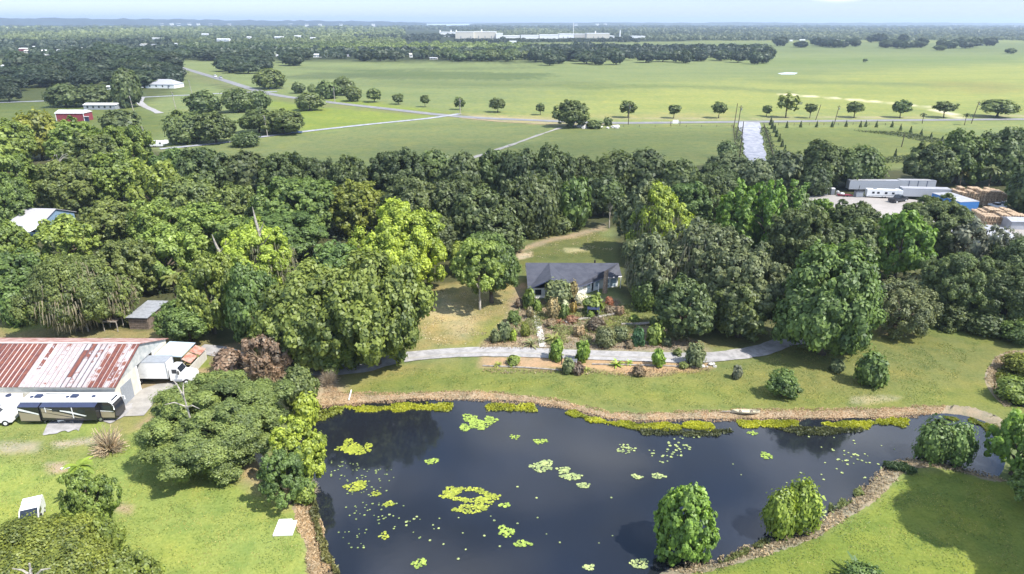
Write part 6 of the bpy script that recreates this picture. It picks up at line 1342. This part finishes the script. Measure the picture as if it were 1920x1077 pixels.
strew('marsh_weeds', [[(1872,690),(1900,676),(1960,668),(1990,700),(1990,755),(1905,752),(1880,735),(1868,712)]], 6500, 0.24, (0.14,0.16,0.035), 'olive and green marsh weeds filling the right pond', 9, 0.03, 0.7, 0.5, True, clump=-0.35)
strew('shore_brush', [[(1525,975),(1560,945),(1600,922),(1612,912),(1618,925),(1590,945),(1545,975),(1528,990)]], 1900, 0.2, (0.15,0.18,0.07), 'green brush at the water line of the lower right shore', 10, 0.03, 0.7, 0.35, False, clump=0.05)
strew('shore_brush', [[(1350,1045),(1390,1028),(1440,1005),(1440,1015),(1400,1040),(1350,1055)]], 900, 0.2, (0.12,0.14,0.05), 'green brush at the foot of the big shoreline tree', 12, 0.03, 0.7, 0.3, False, clump=0.1)
strew('fallen_bough', [[(1660,868),(1690,872),(1718,886),(1712,892),(1680,882),(1660,874)]], 1500, 0.22, (0.06,0.10,0.035), 'dark green bough lying across the bend of the shore', 11, 0.15, 0.7, 0.5, False)
strew('bank_straw', [[(604,726),(660,737),(780,735),(910,733),(1040,747),(1140,770),(1190,773),(1280,771),(1400,767),(1600,766),(1772,760),(1760,776),(1690,782),(1500,785),(1280,788),(1190,790),(1140,785),(1090,773),(1040,761),(910,750),(780,749),(660,758),(600,762)]], 15000, 0.12, (0.40,0.29,0.21), 'dry straw littering the top shore', 13, 0.03, 0.9, 0.1)
strew('bank_straw', [[(1242,1062),(1290,1080),(1330,1070),(1440,1040),(1540,1004),(1600,966),(1660,922),(1690,888),(1750,876),(1830,894),(1885,903),(1862,888),(1792,871),(1702,855),(1667,864),(1600,926),(1517,992),(1432,1010),(1342,1046)],[(1885,764),(1846,712),(1856,686),(1882,662),(1970,652),(1970,664),(1905,674),(1882,692),(1874,714),(1898,756)]], 13000, 0.16, (0.33,0.265,0.20), 'rough dry grass on the lower right shore and the marsh rim', 14, 0.04, 0.9, 0.18)
strew('bank_straw', [[(550,940),(590,935),(602,985),(614,1030),(630,1077),(578,1077),(574,1030),(560,990)]], 3500, 0.15, (0.42,0.32,0.23), 'dry straw on the left shore', 15, 0.03, 0.9, 0.12)
strew('garden_litter', [[(905,645),(930,625),(985,565),(1160,565),(1180,590),(1300,640),(1325,658),(900,655)],[(905,692),(1100,696),(1330,690),(1330,700),(1210,708),(1100,704),(900,700)]], 9000, 0.16, (0.26,0.19,0.14), 'leaf litter and dry stems in the garden beds', 16, 0.05, 0.8, 0.3, clump=-0.05)
strew('garden_greenery', [[(930,630),(985,570),(1180,575),(1300,640),(1040,650)]], 17000, 0.15, (0.21,0.235,0.10), 'low green plants scattered over the garden beds', 17, 0.06, 0.8, 0.5, clump=0.02)
strew('lawn_leaves', [[(800,540),(960,530),(960,600),(870,650),(790,650)],[(960,470),(1140,430),(1150,470),(1000,490)]], 3200, 0.15, (0.50,0.43,0.33), 'pale fallen leaves and bare patches on the tan lawns', 18, 0.03, 0.1, 0.02, clump=0.42)
strew('understorey', [[(300,560),(480,640),(560,640),(640,560),(760,560),(700,480),(300,480)],[(1150,420),(1300,350),(1440,340),(1520,440),(1760,500),(1900,540),(1700,560),(1500,600),(1250,580)],[(0,330),(330,330),(700,350),(1000,350),(1000,440),(860,480),(300,500),(0,560)]], 16000, 0.5, (0.05,0.07,0.03), 'ferns and saplings on the woodland floor', 19, 0.1, 0.6, 1.4)
strew('roadside_scrub', [[(1424,240),(1440,240),(1462,300),(1440,300)],[(1376,240),(1392,240),(1396,310),(1380,310)],[(1600,246),(1700,250),(1780,266),(1800,275),(1740,268),(1680,256)],[(1560,300),(1700,294),(1720,298),(1700,306),(1560,308)]], 5000, 0.45, (0.06,0.08,0.035), 'rough scrub along the drive and field edges', 20, 0.1, 0.6, 0.7, clump=0.0)
LW = [[(0,800),(250,830),(430,870),(540,960),(578,1040),(578,1077),(0,1077)],[(650,735),(900,728),(1040,742),(1190,768),(1760,758),(1840,640),(1500,650),(1330,700),(1000,705),(760,690)],[(1300,1077),(1540,1006),(1700,890),(1860,905),(1920,1077)]]
strew('lawn_tufts', LW, 26000, 0.085, (0.13,0.19,0.05), 'darker grass tufts over the mown lawns', 31, 0.02, 0.8, 0.03, clump=0.05)
strew('lawn_tufts', LW, 16000, 0.08, (0.33,0.31,0.11), 'straw coloured grass tufts over the mown lawns', 32, 0.02, 0.8, 0.03, clump=0.15)
strew('lawn_tufts', [[(800,540),(960,530),(1000,600),(900,650),(775,655)],[(960,470),(1140,430),(1150,480),(1000,490)],[(0,612),(90,602),(380,625),(380,650),(0,640)]], 7000, 0.09, (0.20,0.20,0.08), 'thin grass tufts on the dry yards', 33, 0.02, 0.8, 0.03, clump=0.0)
# ------------------------------------------------------------------ lily pads
def lilies(patches, name_label, color, seed, pad=0.23):
    rs = np.random.RandomState(seed); g0 = P(patches[0][0], patches[0][1], WZ); b = MB()
    vs = []; fs = []
    for (x, y, w, h, n, ring) in patches:
        g = P(x, y, WZ); a = w/2*mpp(x, y); c = P(x, y-h/2, WZ); d_ = P(x, y+h/2, WZ); bb = abs(c.y-d_.y)/2; pts = []
        for k in range(n*6):
            if len(pts) >= n: break
            t = rs.uniform(0, 6.28); rr = math.sqrt(rs.uniform(ring*ring, 1)); px_, py_ = g.x + a*rr*math.cos(t)*(1+0.25*math.sin(3*t+seed)), g.y + bb*rr*math.sin(t)*(1+0.25*math.cos(2*t+seed))
            if all((px_-q[0])**2 + (py_-q[1])**2 > (pad*1.15)**2 for q in pts): pts.append((px_, py_))
        for px_, py_ in pts:
            r = pad*rs.uniform(0.55, 1.15); a0 = rs.uniform(0, 6.28); s = len(vs); z = WZ + 0.022 + rs.uniform(0, 0.02)
            vs.append((px_, py_, z)); tx, ty = rs.normal(scale=0.05, size=2)
            for k in range(9):
                t = a0 + 0.25 + k*(6.28-0.5)/8; vs.append((px_ + r*math.cos(t), py_ + r*math.sin(t), z + 0.012 + abs(tx*math.cos(t)+ty*math.sin(t))*r))
            for k in range(8): fs.append((s, s+1+k, s+2+k, s+2+k))
    V = np.array(vs); F = [f[:3] for f in fs]; me = bpy.data.meshes.new('lily_pads'); me.from_pydata([tuple(v) for v in V], [], F); me.update()
    at = me.attributes.new('tint', 'FLOAT', 'POINT'); at.data.foreach_set('value', np.repeat(rs.uniform(0.2, 0.9, len(V)//10), 10).astype(np.float32)); me.materials.append(M['lily'])
    o = link('lily_pads', me); o.color = (*color, 1); return tag(o, name_label, kind='stuff')
M['lily'] = foliage_mat('lily_leaf', 0.15, 0.3)
LY, LG, LP = (0.27, 0.31, 0.055), (0.24, 0.33, 0.08), (0.28, 0.34, 0.17)
lilies([(880,785,26,16,60,0),(898,796,40,22,110,0),(872,803,20,14,45,0),(920,788,22,14,40,0)], 'dense raft of green lily pads below the top shore', LG, 1)
lilies([(655,834,28,18,60,0),(668,845,44,16,90,0),(645,842,36,8,36,0),(690,836,16,8,16,0)], 'yellow green lily pads in the dark reflection at upper left', LY, 2)
lilies([(880,928,100,22,120,0.55),(845,922,28,14,55,0),(880,955,56,14,70,0),(905,945,30,16,40,0),(918,935,30,14,24,0)], 'wide ring of bright lily pads left of the middle of the pond', LY, 3)
lilies([(948,948,18,8,12,0)], 'small pad group right of the ring', LG, 4)
lilies([(1018,875,40,22,70,0)], 'pale lily pads in the middle of the pond, left half of the chain', LP, 5); lilies([(1056,882,24,14,34,0),(1072,895,38,14,50,0)], 'pale lily pads in the middle of the pond, centre of the chain', LP, 6); lilies([(1094,911,24,12,22,0)], 'pale lily pads at the lower right end of the chain', LP, 7)
lilies([(948,998,30,20,40,0)], 'green lily pads low in the pond, left of the small flat group', LG, 8); lilies([(979,1020,32,9,26,0)], 'small flat group of pads near the bottom centre', LG, 9); lilies([(787,1057,26,14,22,0)], 'green pads at the bottom of the pond', LG, 10)
lilies([(668,912,40,18,60,0)], 'yellow pads near the left shore', LY, 11); lilies([(810,866,22,12,18,0)], 'small pad group under the tree reflection', LG, 12); lilies([(965,820,16,10,10,0),(1013,829,22,12,16,0)], 'two small pad groups in the upper middle of the pond', LG, 13)
lilies([(1195,895,18,9,14,0),(1234,893,24,10,18,0)], 'pair of small pad groups above the big shoreline tree', LP, 14); lilies([(1174,842,34,18,26,0),(1270,838,40,26,20,0),(1240,855,70,22,16,0),(1300,820,60,16,10,0)], 'sparse pads scattered below the long weed bed', LP, 15, 0.2)
lilies([(1436,855,20,12,14,0),(1410,812,20,6,10,0)], 'pads at the narrow right arm of the pond', LG, 16); lilies([(1335,1000,26,20,26,0)], 'pads right of the big shoreline tree', LG, 17); lilies([(1200,1058,36,20,36,0),(1104,1065,16,12,9,0)], 'pads at the bottom left of the big shoreline tree', LP, 18)
lilies([(640,880,60,40,22,0),(690,905,110,70,50,0),(700,960,110,50,30,0),(670,1010,70,50,16,0),(760,990,140,60,14,0)], 'sparse small pads drifting along the left shore', (0.20,0.26,0.12), 19, 0.13)
lilies([(1000,960,500,120,14,0),(850,1000,300,100,14,0),(1450,880,200,80,8,0),(1600,840,160,50,14,0)], 'single stray pads drifting on open water', LP, 20, 0.16)
lilies([(1545,965,50,30,36,0),(1600,870,80,60,26,0)], 'grey green pads along the lower right shore', LP, 21, 0.18)
lilies([(705,925,14,10,14,0),(730,945,20,8,12,0),(720,1005,18,12,14,0)], 'tiny yellow pad groups near the left shore', LY, 22, 0.2)
# ------------------------------------------------------------------ clouds, high over the land and out of the picture
def cloud_mat():
    mt = bpy.data.materials.new('thin_cloud'); mt.use_nodes = True; t = mt.node_tree; t.nodes.clear(); L = t.links.new
    out = t.nodes.new('ShaderNodeOutputMaterial'); g = t.nodes.new('ShaderNodeTexCoord'); s = t.nodes.new('ShaderNodeSeparateXYZ'); L(g.outputs['Object'], s.inputs[0])
    v = t.nodes.new('ShaderNodeCombineXYZ'); L(s.outputs[0], v.inputs[0]); L(s.outputs[1], v.inputs[1])
    ln = t.nodes.new('ShaderNodeVectorMath'); ln.operation = 'LENGTH'; L(v.outputs[0], ln.inputs[0])
    nz_ = t.nodes.new('ShaderNodeTexNoise'); nz_.inputs['Scale'].default_value = 2.2; nz_.inputs['Detail'].default_value = 5; L(g.outputs['Object'], nz_.inputs['Vector'])
    a = t.nodes.new('ShaderNodeMath'); a.operation = 'MULTIPLY_ADD'; L(nz_.outputs[0], a.inputs[0]); a.inputs[1].default_value = 0.7; L(ln.outputs['Value'], a.inputs[2])
    r = t.nodes.new('ShaderNodeMapRange'); r.inputs[1].default_value = 1.02; r.inputs[2].default_value = 1.28; r.inputs[3].default_value = 0.12; r.inputs[4].default_value = 0.0; L(a.outputs[0], r.inputs[0])
    d = t.nodes.new('ShaderNodeBsdfDiffuse'); d.inputs[0].default_value = (0.9,0.9,0.9,1); tl = t.nodes.new('ShaderNodeBsdfTranslucent'); tl.inputs[0].default_value = (0.9,0.9,0.9,1)
    m1 = t.nodes.new('ShaderNodeMixShader'); m1.inputs[0].default_value = 0.5; L(d.outputs[0], m1.inputs[1]); L(tl.outputs[0], m1.inputs[2])
    tr = t.nodes.new('ShaderNodeBsdfTransparent'); m2 = t.nodes.new('ShaderNodeMixShader'); L(r.outputs[0], m2.inputs[0]); L(tr.outputs[0], m2.inputs[1]); L(m1.outputs[0], m2.inputs[2]); L(m2.outputs[0], out.inputs[0]); return mt
M['cloud'] = cloud_mat()
def cloud(cx, cy, rx, ry, label, alt=650.0, rz=0.0, seed=0):
    k = alt/sun_dir.z; b = MB().blob((0,0,0), (1,1,1), seed, 0.06, 24, 12); o = b.build('cloud', M['cloud'], None, True); o.location = (cx + sun_dir.x*k, cy + sun_dir.y*k, alt); o.scale = (rx, ry, 25); o.rotation_euler = (0,0,rz)
    return tag(o, label, kind='stuff')
CL = [(-25, 262, 135, 62, 'cloud whose shade lies on the back wood'), (150, 185, 112, 105, 'cloud whose shade lies on the right wood'), (-30, 660, 120, 40, 'small thin cloud over the middle of the pasture'),
      (-480, 600, 190, 190, 'cloud over the village wood'), (330, 1800, 1400, 420, 'cloud over the distant tree lines'), (60, 330, 130, 40, 'thin cloud over the near field')]
for i, (a, b, c, d, lb) in enumerate(CL): cloud(a, b, c*1.35, d*1.35, lb, 650 + 15*i, 0, i)
# ------------------------------------------------------------------ haze
hz = MB().box(-30000, 30000, -600, 30000, -4, 140).build('haze', None); hz.data.materials.clear()
hm = bpy.data.materials.new('haze'); hm.use_nodes = True; t = hm.node_tree; t.nodes.clear(); o_ = t.nodes.new('ShaderNodeOutputMaterial'); pv = t.nodes.new('ShaderNodeVolumePrincipled')
pv.inputs['Color'].default_value = (0.68, 0.82, 1.0, 1); pv.inputs['Density'].default_value = 0.0001; pv.inputs['Anisotropy'].default_value = 0.2; t.links.new(pv.outputs[0], o_.inputs['Volume'])
hz.data.materials.append(hm); tag(hz, 'thin blue summer haze', kind='stuff')
